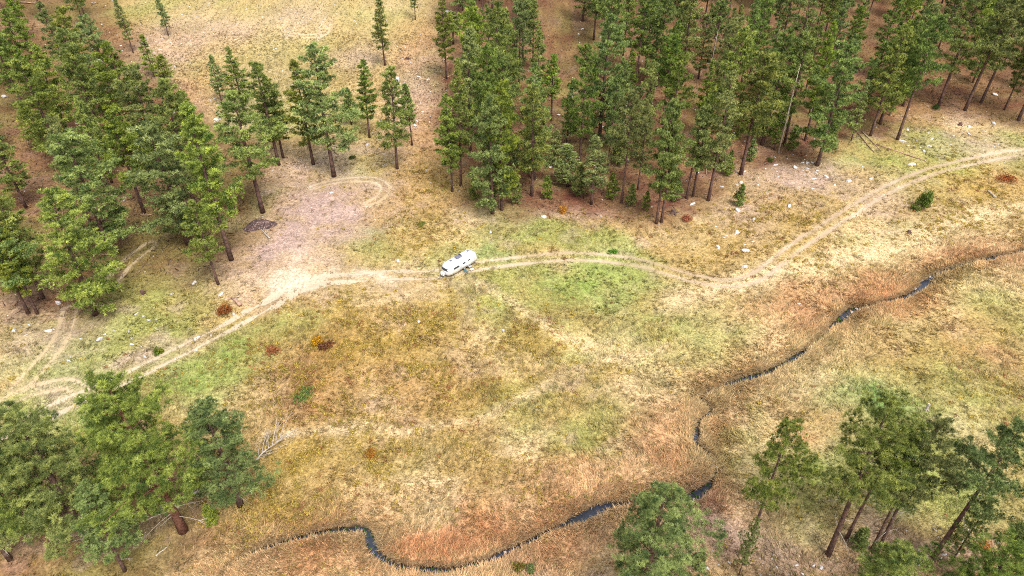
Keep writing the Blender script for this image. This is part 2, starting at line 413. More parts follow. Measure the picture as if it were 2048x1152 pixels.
def lin(*c): return tuple(srgb(*c))
M_GROUND = material('meadow_ground', attr='Col', rough=1, spec=.05, coord='Object',
                    noise=[(lin(132, 124, 66), 1.3, .58, .75, .15)], grain=[(2.4, .36, .62, 1.2, .78), (5.0, .36, .64, .84, 1.24)], bump=.6, bump_scale=6)
M_GRASS = material('dry_grass', attr='Col', rough=.8, spec=.1, translucent=.4)
M_TRACK = material('pale_track_dirt', attr='Col', rough=1, spec=.05, noise=[(lin(150, 120, 92), 2.2, .52, .75, .45)], bump=.4, bump_scale=8)
M_NEEDLE = material('pine_needles', color=lin(56, 78, 30), tint=lin(160, 172, 78), rough=.6, spec=.2, rand=.7, translucent=.10)
M_BARK = material('pine_bark', color=lin(110, 84, 74), rough=.95, spec=.1, noise=[(lin(62, 50, 48), 3.0, .4, .62, .8)], bump=.7, bump_scale=14, rand=.25)
M_BARK_RED = material('red_pine_bark', color=lin(122, 86, 70), rough=.95, spec=.1, noise=[(lin(74, 46, 38), 3.2, .42, .64, .8)], bump=.7, bump_scale=14, rand=.1)
M_DEADWOOD = material('grey_dead_wood', color=lin(176, 164, 150), rough=.9, spec=.1, noise=[(lin(110, 98, 90), 4, .42, .66, .7)], bump=.4, bump_scale=18, rand=.3)
M_LOG = material('fallen_log_wood', color=lin(168, 138, 112), rough=.9, spec=.1, noise=[(lin(96, 76, 64), 3, .42, .66, .8)], bump=.5, bump_scale=14, rand=.4)
M_ROCK = material('pale_limestone', color=lin(192, 186, 182), rough=.9, spec=.15, noise=[(lin(140, 130, 124), 2.6, .48, .7, .7)], bump=.6, bump_scale=9, rand=.35)
M_SHRUB = material('autumn_shrub_leaves', attr='Col', rough=.7, spec=.15, translucent=.3)

# ------------------------------------------------------------------ ground
def axis(lo, hi, step, far_lo, far_hi, g=1.13):
    a = list(np.arange(lo, hi + 1e-6, step)); s = step; v = hi
    while v < far_hi: s *= g; v += s; a.append(v)
    s = step; v = lo; pre = []
    while v > far_lo: s *= g; v -= s; pre.append(v)
    return np.array(pre[::-1] + a)
xs = axis(-78, 84, .32, -1500, 1500); ys = axis(30, 150, .27, -500, 2500)
GX, GY = np.meshgrid(xs, ys)
gcol, GM = zones(GX, GY, True)
def carve(ds, hw):
    return -0.75 * sstep(hw + .38, hw - .02, ds) - .25 * sstep(5, 0.5, ds)
def rut_depth(x, y):
    d, _, _ = dist_poly(x, y, TRACKS[0][0]); return -.07 * np.exp(-((d - .95) / .4) ** 2)
GZ = h_base(GX, GY) + carve(GM['ds'], GM['hw']) + rut_depth(GX, GY)
GZ = GZ + np.where(GM['ds'] > GM['hw'] + .4, (fbm(GX, GY, 1.1, 51, 2) - .5) * .16 * (1 - np.clip(GM['dirt'], 0, 1) * .8), 0)
ny, nx = GX.shape
idx = np.arange(ny * nx).reshape(ny, nx)
F = np.stack([idx[:-1, :-1], idx[:-1, 1:], idx[1:, 1:], idx[1:, :-1]], -1).reshape(-1, 4)
me = np_mesh('ground', np.stack([GX, GY, GZ], -1).reshape(-1, 3), F, M_GROUND, col=gcol.reshape(-1, 3), smooth=True)
tag(link('ground', me), kind='structure')

def surf(x, y):
    """height of the built ground at points inside the fine grid (bilinear)"""
    x = np.asarray(x, float); y = np.asarray(y, float)
    i = np.clip(np.searchsorted(xs, x) - 1, 0, nx - 2); j = np.clip(np.searchsorted(ys, y) - 1, 0, ny - 2)
    fx = (x - xs[i]) / (xs[i + 1] - xs[i]); fy = (y - ys[j]) / (ys[j + 1] - ys[j])
    return (GZ[j, i] * (1 - fx) + GZ[j, i + 1] * fx) * (1 - fy) + (GZ[j + 1, i] * (1 - fx) + GZ[j + 1, i + 1] * fx) * fy

# stream water: a strip of real water in the cut channel
M_WATER = material('stream_water', color=lin(46, 52, 66), rough=.06, spec=.5, noise=[(lin(40, 40, 34), .6, .45, .65, .6)], bump=.12, bump_scale=7)
V, F = [], []
tang = np.gradient(STREAM, axis=0); tang /= np.linalg.norm(tang, axis=1)[:, None] + 1e-9
nrm = np.stack([-tang[:, 1], tang[:, 0]], -1)
lev = h_base(STREAM[:, 0], STREAM[:, 1])
kern = np.ones(15) / 15; lev = np.convolve(np.pad(lev, 7, 'edge'), kern, 'valid') - .72
hwS = stream_halfw(STREAM[:, 0], STREAM[:, 1]) + pools(STREAM[:, 0], STREAM[:, 1]) + .16; hwS = np.maximum(hwS, .03)
for i, p in enumerate(STREAM):
    for s in (-1, 1): q = p + nrm[i] * s * hwS[i]; V.append((q[0], q[1], lev[i]))
    if i: n = 2 * i; F.append((n - 2, n - 1, n + 1, n))
tag(link('stream_water', np_mesh('stream_water', V, F, M_WATER)), kind='structure')

# wheel tracks: worn dirt strips lying just above the soil, with ragged edges
TRACK_NAMES = dict(main='dirt_track', loop='turning_loop_track', spur='clearing_track', grove='grove_track', grove2='grove_track', pines='grove_track', swirl='clearing_track')
for P, off, hw, kind in TRACKS:
    V, F = [], []
    tg = np.gradient(P, axis=0); tg /= np.linalg.norm(tg, axis=1)[:, None] + 1e-9; nm = np.stack([-tg[:, 1], tg[:, 0]], -1)
    for s in (-1, 1):
        c = P + nm * s * off
        w = hw * (0.25 + 1.35 * sstep(.30, .62, fbm(c[:, 0], c[:, 1], 3.5, 61, 3)))
        if kind == 'main':                                    # worn wide round the junction, thin in the grass by the trailer
            w = w * (.8 + .7 * np.exp(-(((c - ground(600, 566)[:2]) ** 2).sum(1)) / 90))
        else: w = w * .85
        rows = []
        for i in range(len(P)):
            row = []
            for u in (-1, -.45, .45, 1):
                jit = float(vnoise(P[i, 0] * 3 + u * 5, P[i, 1] * 3, 5)) - .5
                q = c[i] + nm[i] * (u * w[i] + jit * .16); row.append(len(V))
                V.append((q[0], q[1], float(surf(q[0], q[1])) + (.022 if abs(u) < .9 else .004)))
            rows.append(row)
        for a, b in zip(rows[:-1], rows[1:]):
            for k in range(3): F.append((a[k], a[k + 1], b[k + 1], b[k]))
    V = np.array(V); vc, _ = zones(V[:, 0], V[:, 1])
    k = .75 if kind in ('main', 'swirl') else .55
    if kind == 'main': k = .25 + .6 * np.exp(-((V[:, 0] - ground(600, 566)[0]) / 26) ** 2)[:, None] + .18 * sstep(20, 40, V[:, 0])[:, None]
    k = k * (1 if kind == 'main' else .75)
    vc = vc * (1 - k) + (np.where((V[:, 0] < 6)[:, None], C['dirt'], C['pinkdirt']) if kind == 'main' else C['straw'] * 1.1) * k * (.8 + .3 * fbm(V[:, 0], V[:, 1], 2, 62, 3))[:, None]
    tag(link(TRACK_NAMES[kind], np_mesh(TRACK_NAMES[kind], V, F, M_TRACK, col=vc, smooth=True)), kind='structure')

# ------------------------------------------------------------------ ground cover (stuff)
def scatter(n, y0=32, y1=190, far=1.0):
    """points over the ground in view with a margin at the sides, thinner far away"""
    y = y0 + (y1 - y0) * rng.random(n) ** (1.25 * far)
    x = (rng.random(n) * 2 - 1) * 1.12 * .731 * (.803 * y + 37)
    return x, y

def blades(name, x, y, length, width, lean, col, head, z=None, mat=None):
    """one bent triangle a blade; head = direction it leans"""
    n = len(x); z = surf(x, y) if z is None else z
    L = length; dx, dy = np.cos(head), np.sin(head)
    b = np.stack([x, y, z - .03], -1)
    perp = np.stack([-dy, dx, np.zeros(n)], -1) * (width / 2)[:, None]
    tip = b + np.stack([dx * np.sin(lean) * L, dy * np.sin(lean) * L, np.cos(lean) * L], -1)
    V = np.stack([b - perp, b + perp, tip], 1).reshape(-1, 3)
    F = np.arange(3 * n).reshape(-1, 3)
    return V, F, np.repeat(col, 3, 0)

def grass(name, n, cond, label, cat, Lr, Wr, lean_r, boost=1.0, tuft=3, sc=scatter):
    x, y = sc(n); c, m = zones(x, y); k = cond(m, x, y)
    keep = rng.random(n) < k; x, y, c = x[keep], y[keep], c[keep]; n = len(x)
    hd0 = fbm(x, y, 9, 71, 3) * 4 * math.pi
    x = np.repeat(x, tuft) + rng.normal(0, .12, n * tuft); y = np.repeat(y, tuft) + rng.normal(0, .12, n * tuft)
    c = np.repeat(c, tuft, 0); N = n * tuft
    hd = np.repeat(hd0, tuft) + rng.normal(0, .9, N)
    tv = np.repeat(rng.uniform(.55, 1.5, n), tuft) * rng.uniform(.8, 1.2, N)
    c = c * tv[:, None] * boost
    gr = rng.random(N)[:, None]
    c = np.where(gr < .16, c * .5 + C['green'] * .5, c); c = np.where(gr > .86, c * .45 + C['straw'] * .65, c)
    V, F, cc = blades(name, x, y, rng.uniform(*Lr, N), rng.uniform(*Wr, N), rng.uniform(*lean_r, N), c, hd)
    tag(link(name, np_mesh(name, V, F, M_GRASS, col=cc)), label, cat, kind='stuff')

grass('meadow_grass', 190000, lambda m, x, y: np.clip(1 - m['dirt'] * 1.3 - m['litter'] * .72 - np.clip(m['bare'], 0, 1) * .6, 0.04, 1) * (m['ds'] > m['hw'] + .25),
      'dry tan and green grass covering the open meadow', 'grass', (.22, .52), (.05, .11), (.65, 1.35), boost=1.12)
grass('clearing_grass', 52000, lambda m, x, y: np.clip(1 - m['litter'] * .8 - np.clip(m['bare'], 0, 1) * .5, .04, 1),
      'pale dry grass of the high open clearing', 'grass', (.35, .8), (.10, .2), (.6, 1.25), sc=lambda n: scatter(n, 150, 262))
grass('bunch_grass', 60000, lambda m, x, y: np.clip(1 - m['dirt'] * 1.6 - m['litter'] * .75 - np.clip(m['bare'], 0, 1) * .7, 0.02, 1) * (m['ds'] > m['hw'] + .5) * sstep(.38, .55, fbm(x, y, 2.6, 191, 3)),
      'scattered bunches of taller straw grass in the meadow', 'grass', (.35, .75), (.07, .15), (.35, 1.2), boost=1.1, tuft=7)
def near_stream(n):
    i = rng.integers(0, len(STREAM), n); d = rng.exponential(2.2, n) * rng.choice([-1, 1], n) + rng.normal(0, .3, n)
    p = STREAM[i] + nrm[i] * d[:, None] + rng.normal(0, .5, (n, 2)); return p[:, 0], p[:, 1]
grass('stream_sedge', 34000, lambda m, x, y: (m['ds'] > m['hw'] + .42) * np.where(m['ds'] < 2.2, 1, .55),
      'tall straw and rust coloured sedge lining the stream banks', 'sedge', (.5, .9), (.07, .14), (.55, 1.2), boost=1.4, tuft=4, sc=near_stream)
# fringe leaning from both banks over the water
i = rng.integers(0, len(STREAM), 15000); sd = np.where(nrm[i, 1] > 0, 1, -1) * np.where(rng.random(len(i)) < .8, 1, -1); w0 = np.maximum(0, stream_halfw(STREAM[i, 0], STREAM[i, 1]) + pools(STREAM[i, 0], STREAM[i, 1]))
p = STREAM[i] + nrm[i] * (sd * (w0 + np.where(sd * nrm[i, 1] > 0, rng.uniform(.3, .8, len(i)), rng.uniform(.55, 1.0, len(i)))))[:, None] + tang[i] * rng.uniform(-.5, .5, (len(i), 1))
c, m = zones(p[:, 0], p[:, 1]); n = len(i)
hd = np.arctan2(-nrm[i, 1] * sd, -nrm[i, 0] * sd) + rng.normal(0, .5, n)
gr = rng.random(n)[:, None]; c = np.where(gr < .5, C['straw'] * 1.1, np.where(gr < .75, C['sedge'] * 1.15, c)) * rng.uniform(.65, 1.3, n)[:, None]
V, F, cc = blades('bank_grass', p[:, 0], p[:, 1], rng.uniform(.4, .8, n), rng.uniform(.06, .12, n), rng.uniform(.5, 1.35, n), c, hd, z=surf(p[:, 0], p[:, 1]))
tag(link('bank_grass', np_mesh('bank_grass', V, F, M_GRASS, col=cc)), 'straw grass drooping over the stream from both banks', 'grass', kind='stuff')
# green cress growing in the water
def in_stream(n):
    i = rng.integers(0, len(STREAM), n); i = i[fbm(STREAM[i, 0], STREAM[i, 1], 5, 88, 2) > .52]
    p = STREAM[i] + nrm[i] * rng.normal(0, .45, len(i))[:, None]; return p[:, 0], p[:, 1]
x, y = in_stream(14000); ds, _, _ = dist_poly(x, y, STREAM)
hw_ = stream_halfw(x, y) + pools(x, y); k = (ds < hw_ + .1) & (ds > hw_ * .35); x, y = x[k], y[k]; n = len(x)
zi = np.interp(np.arange(len(x)), np.arange(len(x)), [lev[((STREAM - (a, b)) ** 2).sum(1).argmin()] for a, b in zip(x, y)])
cc = srgb(86, 124, 40) * .6 * rng.uniform(.6, 1.5, n)[:, None]
V, F, cc = blades('water_cress', x, y, rng.uniform(.12, .3, n), rng.uniform(.08, .16, n), rng.uniform(.6, 1.4, n), cc, rng.uniform(0, 6.28, n), z=zi)
tag(link('water_cress', np_mesh('water_cress', V, F, M_GRASS, col=cc)), 'bright green cress floating at the edges of the stream', 'water plants', kind='stuff')

# low yellow brush: clumps of small leaves
def leaf_cloud(cx, cy, cz, r, h, nleaf, size, col, jit=.35):
    """leaf triangles spread through low domes; arrays over clumps"""
    n = len(cx); N = n * nleaf
    d = rng.normal(0, 1, (N, 3)); d[:, 2] = np.abs(d[:, 2]); d /= np.linalg.norm(d, axis=1)[:, None]
    rad = rng.random(N) ** .4
    rr = np.repeat(r, nleaf); hh = np.repeat(h, nleaf)
    p = np.stack([np.repeat(cx, nleaf) + d[:, 0] * rad * rr, np.repeat(cy, nleaf) + d[:, 1] * rad * rr, np.repeat(cz, nleaf) + d[:, 2] * rad * hh], -1)
    a = rng.normal(0, 1, (N, 3)); a /= np.linalg.norm(a, axis=1)[:, None]
    b = np.cross(a, d + rng.normal(0, .6, (N, 3))); b /= np.linalg.norm(b, axis=1)[:, None] + 1e-9
    s = (np.repeat(size, nleaf) if np.ndim(size) else size) * rng.uniform(.6, 1.4, N)
    V = np.stack([p - a * s[:, None] * .5, p + a * s[:, None] * .5 + b * s[:, None] * .2, p + b * s[:, None]], 1).reshape(-1, 3)
    c = np.repeat(col, nleaf, 0) * rng.uniform(1 - jit, 1 + jit, N)[:, None]
    return V, np.arange(3 * N).reshape(-1, 3), np.repeat(c, 3, 0)
x, y = scatter(90000, 34, 150); c, m = zones(x, y)
w = np.clip(m['yellow'] * 1.5 + m['brown'] * .7 + m['olive'] * .35, 0, 1) * sstep(.40, .58, fbm(x, y, 2.2, 91, 3)) + .018
w = w * (1 - np.clip(m['dirt'] * 1.5, 0, 1)) * (m['ds'] > m['hw'] + .5) * (1 - .8 * m['litter'])
k = rng.random(len(x)) < w; x, y, c = x[k][:12000], y[k][:12000], c[k][:12000]; n = len(x)
br = rng.random(n)[:, None]
cc = np.where(br < .62, srgb(192, 168, 82) * .70, np.where(br < .85, srgb(176, 158, 84) * .72, C['brown'] * 1.2)) * rng.uniform(.75, 1.25, n)[:, None]
V, F, cc = leaf_cloud(x, y, surf(x, y), rng.uniform(.25, .6, n), rng.uniform(.2, .5, n), 22, rng.uniform(.11, .19, n), cc)
tag(link('yellow_brush', np_mesh('yellow_brush', V, F, M_SHRUB, col=cc)), 'low yellow and olive snowberry brush spread over the meadow', 'brush', kind='stuff')

# small stones too many to count
x, y = scatter(16000, 34, 235); c, m = zones(x, y)
px_clear = np.zeros(len(x))
for cx, cy, rx, ry, s in [(520, 60, 330, 110, .5), (830, 150, 60, 120, .6), (1560, 350, 170, 70, .55), (1950, 280, 110, 40, .4), (1470, 430, 100, 60, .35), (1800, 1100, 260, 60, .9), (1450, 1130, 200, 40, .7), (60, 700, 120, 60, .4), (350, 690, 90, 30, .5)]:
    g = ground(cx, cy); D = math.sqrt(g[0] ** 2 + g[1] ** 2 + CAM_H ** 2); ry_ = ry * D / (FPX * CAM_H / D); rx_ = rx * D / FPX
    px_clear = np.maximum(px_clear, s * np.exp(-((x - g[0]) / rx_) ** 2 - ((y - g[1]) / ry_) ** 2))
w = px_clear + .06 * m['litter'] + np.clip(m['bare'], 0, 1) * .18
k = rng.random(len(x)) < w * sstep(.35, .6, fbm(x, y, 6, 95, 3)); x, y = x[k][:3200], y[k][:3200]; n = len(x)
z = surf(x, y); s = rng.uniform(.05, .17, n) * np.clip(y / 90, .7, 1.6)
oct_ = np.array([(1, 0, 0), (0, 1, 0), (-1, 0, 0), (0, -1, 0), (.2, .1, .8), (0, 0, -.5)])
V = (oct_[None] * rng.uniform(.6, 1.3, (n, 6, 1)) * s[:, None, None]); a = rng.uniform(0, 6.28, n)
V = np.stack([V[..., 0] * np.cos(a)[:, None] - V[..., 1] * np.sin(a)[:, None], V[..., 0] * np.sin(a)[:, None] + V[..., 1] * np.cos(a)[:, None], V[..., 2]], -1) + np.stack([x, y, z], -1)[:, None]
of = np.array([(0, 1, 4), (1, 2, 4), (2, 3, 4), (3, 0, 4), (1, 0, 5), (2, 1, 5), (3, 2, 5), (0, 3, 5)])
F = (of[None] + 6 * np.arange(n)[:, None, None]).reshape(-1, 3)
tag(link('scattered_stones', np_mesh('scattered_stones', V.reshape(-1, 3), F, M_ROCK)), 'small pale stones strewn over the slopes and forest floor', 'stones', kind='stuff')

# ------------------------------------------------------------------ pines
def unit(v): return v / (np.linalg.norm(v, axis=-1, keepdims=True) + 1e-9)
def make_pine(seed, H, cb, Rc, nb, per, PR, nt, L, W, k, r0, bark, shape=.8, ragged=.35, dead=0):
    """meshes (trunk with limbs, crown) of one pine with its base at the origin"""
    g = np.random.default_rng(seed)
    t = MB(); n = 9
    bend = g.normal(0, .012 * H, 2); ph = g.uniform(0, 6.28)
    def axis_at(f): return np.array([bend[0] * f * f + .05 * math.sin(5 * f + ph), bend[1] * f * f + .05 * math.cos(4 * f + ph), H * f])
    fs = np.linspace(0, .985, n)
    pts = [axis_at(f) for f in fs]; pts[0][2] = -.5
    rad = [r0 * (1.25 if i == 0 else 1) * (1 - f) ** .8 + .03 for i, f in enumerate(fs)]
    t.tube(pts, rad, 8)
    cen, psz = [], []
    lop = g.uniform(0, 6.28)                                     # crowns are lopsided
    for b in range(nb):
        s = ((b + g.random()) / nb) ** .92                       # 0 = lowest limb, 1 = top
        f = cb + (1 - cb) * s * .985
        prof = (1 - s) ** shape * min(1, (s + .10) / .32) ** .6 + .07
        az = b * 2.399 + g.normal(0, .35)
        ln = Rc * prof * (1 + .18 * math.cos(az - lop)) * g.uniform(1 - ragged, 1 + ragged * .55)
        if g.random() < .06: ln *= 1.3
        up = -.20 + .85 * s ** 1.3 + g.normal(0, .10)
        d = unit(np.array([math.cos(az), math.sin(az), up])); p0 = axis_at(f)
        cv = np.array([0, 0, .16 * ln])
        q = lambda u: p0 + d * ln * u + cv * u * u
        rb = max(.018, r0 * .26 * (1 - s) ** .7)
        t.tube([q(0), q(.5), q(.96)], [rb, rb * .6, .01], 3, cap=False)
        m = max(2, int(per * (ln / Rc) ** 1.2 + .5))
        side = unit(np.cross(d, [0, 0, 1.0]))
        for j in range(m):
            u = .14 + .90 * math.sqrt((j + g.random()) / m) if m > 2 else g.uniform(.55, 1)
            w = (.20 + .5 * (1 - abs(u - .6))) * ln * .62
            off = side * g.normal(0, .55) * w + np.array([0, 0, g.normal(.03, .045) * ln + .05])
            cen.append(q(min(u, 1.02)) + off); psz.append(PR * g.uniform(.65, 1.25) * (.72 + .28 * (1 - s)))
    for j in range(4): cen.append(axis_at(.985) + g.normal(0, .10, 3) - np.array([0, 0, .35 * j])); psz.append(PR * .6)
    cen, psz = np.array(cen), np.array(psz); n = len(cen)
    # a bough end is a pad of needle tufts; every tuft is a burst of k pointed blades
    td = g.normal(0, 1, (n, nt, 3)); td[..., 2] = td[..., 2] * .8 + .35; td = unit(td)
    tc = cen[:, None] + td * (psz[:, None] * g.uniform(.45, 1.0, (n, nt)))[..., None] * np.array([1, 1, .62])
    a = unit(g.normal(0, 1, (n, nt, k, 3)))
    nd = unit(td[:, :, None] * .9 + a * .95 + np.array([0, 0, .25]))
    sc = (g.uniform(.75, 1.25, (n, nt, 1)) * g.uniform(.75, 1.15, (n, nt, k)))[..., None]
    pr = unit(np.cross(nd, g.normal(0, 1, (n, nt, k, 3))))
    b0 = tc[:, :, None] + a * L * .12
    V = np.stack([b0 - pr * W * .5, b0 + pr * W * .5, b0 + nd * L * sc], 3).reshape(-1, 3)
    tint = np.clip(g.normal(.40, .22, (n, 1, 1)) + g.normal(0, .16, (n, nt, 1)) + g.normal(0, .08, (n, nt, k)), 0, 1)
    tint = np.repeat(tint.ravel(), 3)
    crown = np_mesh('crown', V, np.arange(len(V)).reshape(-1, 3), M_NEEDLE, tint=tint)
    deads = []
    for j in range(dead):
        f = cb * g.uniform(.35, 1.05); az = g.uniform(0, 6.28); ln = Rc * g.uniform(.25, .6); mb = MB()
        d = np.array([math.cos(az), math.sin(az), g.uniform(-.35, .15)]); p0 = axis_at(f)
        e = p0 + d * ln; mid = p0 + d * ln * .5 + np.array([0, 0, .06 * ln])
        mb.tube([p0, mid, e], [.035, .025, .008], 4, cap=False)
        for q in range(4):
            u = g.uniform(.35, .95); st = p0 + d * ln * u; dd = unit(d + g.normal(0, .55, 3)) * ln * .35
            mb.tube([st, st + dd * .6, st + dd], [.014, .011, .005], 3, cap=False)
        deads.append(mb.mesh('dead_branch', M_DEADWOOD))
    return dict(H=H, trunk=t.mesh('trunk', bark, smooth=True), crown=crown, dead=deads)

FAR = [make_pine(100 + i, 20, *a) for i, a in enumerate([
    #  cb   Rc   nb per  PR  nt  L    W    k  r0   bark
    (.24, 3.4, 50, 15, .46, 10, .32, .07, 8, .25, M_BARK, .52, .5), (.28, 3.0, 46, 14, .44, 10, .32, .07, 8, .23, M_BARK, .55, .55), (.10, 3.9, 56, 16, .48, 10, .34, .07, 8, .28, M_BARK, .58, .5),
    (.36, 3.3, 42, 15, .46, 10, .33, .07, 8, .25, M_BARK, .46, .6), (.24, 2.5, 48, 12, .42, 10, .30, .07, 8, .21, M_BARK, .60, .5), (.14, 3.8, 52, 17, .48, 10, .34, .07, 8, .27, M_BARK, .44, .55),
    (.44, 3.5, 40, 16, .48, 10, .34, .07, 8, .26, M_BARK, .44, .6), (.24, 2.9, 52, 14, .44, 10, .32, .07, 8, .23, M_BARK, .72, .45),
    (.18, 3.1, 44, 15, .50, 10, .36, .06, 9, .24, M_BARK, .40, .7), (.30, 3.6, 36, 18, .52, 11, .36, .06, 9, .26, M_BARK, .50, .75), (.08, 3.3, 60, 13, .42, 10, .30, .07, 8, .24, M_BARK, .66, .55), (.34, 2.7, 40, 13, .46, 10, .32, .07, 8, .22, M_BARK, .36, .7)])]
FAR_LOOK = ['full crowned pine', 'slender pine', 'wide pine with low boughs', 'high crowned pine', 'narrow pine', 'rounded bushy pine', 'pine with a long bare trunk', 'dense pointed pine', 'ragged columnar pine', 'sparse layered pine', 'pine with boughs to the ground', 'flat topped thin pine']
SLIM = [make_pine(140 + i, 16, cb, 1.75, 52, 6, .46, 8, .32, .085, 7, .15, M_BARK, .6, .3) for i, cb in enumerate((.12, .24, .36))]
NEAR = [make_pine(160 + i, 20, *a) for i, a in enumerate([
    (.30, 4.9, 62, 25, .36, 12, .27, .028, 15, .38, M_BARK_RED, .62, .42, 9), (.22, 4.6, 60, 24, .36, 12, .27, .028, 15, .33, M_BARK, .60, .42, 7),
    (.48, 3.9, 40, 20, .36, 11, .27, .028, 15, .23, M_BARK, .55, .55, 7), (.20, 4.2, 56, 22, .36, 12, .27, .028, 15, .26, M_BARK, .60, .45, 5)])]
YOUNG = [make_pine(180 + i, 5, .06, 1.3, 40, 6, .30, 8, .24, .06, 8, .07, M_BARK, .75, .3) for i in range(3)]

POS = []
def put_pine(proto, p, H, wf=1.0, label=None, group=None, name='pine_tree', yaw=None):
    POS.append((p[0], p[1]))
    s = H / proto['H']; sx = s * wf
    o = link(name, None, loc=(p[0], p[1], float(surf(p[0], p[1]))), rot=(random.gauss(0, .012), random.gauss(0, .012), random.uniform(0, 6.28) if yaw is None else yaw), scale=(sx, sx, s))
    o.empty_display_size = .5
    tag(o, label, 'tree', group)
    link('trunk', proto['trunk'], o); link('crown', proto['crown'], o)
    for d in proto['dead']: link('dead_branch', d, o)
    return o

G_EDGE, G_GROVE, G_IN, G_GIN = 'pines along the forest edge', 'pines of the grove by the dark mound', 'pines inside the dense forest', 'pines deep in the hillside grove'
L_EDGE = 'green pine at the edge of the dense forest, facing the meadow'
L_GROVE = 'green pine in the grove beside the bare clearing and dark mound'
L_IN = 'dark green pine inside the dense forest behind the edge trees'
L_GIN = 'green pine deep in the hillside grove beyond the dirt track'
LANDMARKS = [(ground(*a)[:2], t) for a, t in [((1133, 200), 'beside the gap of bare red forest floor'), ((985, 300), 'behind the big twin trunked front pine'), ((1312, 360), 'behind the two side by side trunks'), ((1482, 260), 'behind the tall clean trunk'),
    ((1634, 240), 'behind the leaning leafy pine'), ((1740, 190), 'behind the bright rounded pine and fallen poles'), ((1880, 140), 'near the long slanting bare trunk'), ((2000, 120), 'at the shaded end of the forest'), ((920, 60), 'by the white boulder corner of the forest'),
    ((1220, 40), 'deep in the forest beyond the red floor gap'), ((1450, 60), 'deep in the forest among the densest crowns'), ((1680, 30), 'deep in the forest by the pale log'), ((1930, 30), 'deep in the forest at its dark far corner'), ((1060, 40), 'deep in the forest between boulder corner and gap')]]
LANDMARKS_G = [(ground(*a)[:2], t) for a, t in [((40, 40), 'in the grove by the thick bleached log'), ((230, 60), 'in the grove along the rim of the clearing'), ((330, 260), 'in the middle of the grove'), ((60, 250), 'in the grove around the grey boulder'), ((110, 400), 'in the grove behind the bright full pine'),
    ((390, 420), 'in the grove behind the broad rounded pine'), ((500, 330), 'in the grove above the dark mound'), ((30, 580), 'in the grove beside the bright full pine'), ((250, 470), 'in the grove over the brown open floor')]]
def wood_label(p, i, H, marks):
    t = min(marks, key=lambda m: (m[0][0] - p[0]) ** 2 + (m[0][1] - p[1]) ** 2)[1]
    size = 'tall ' if H > 19.5 else 'short ' if H < 16.5 else ''
    lab = size + FAR_LOOK[i] + ' ' + t
    return lab, lab
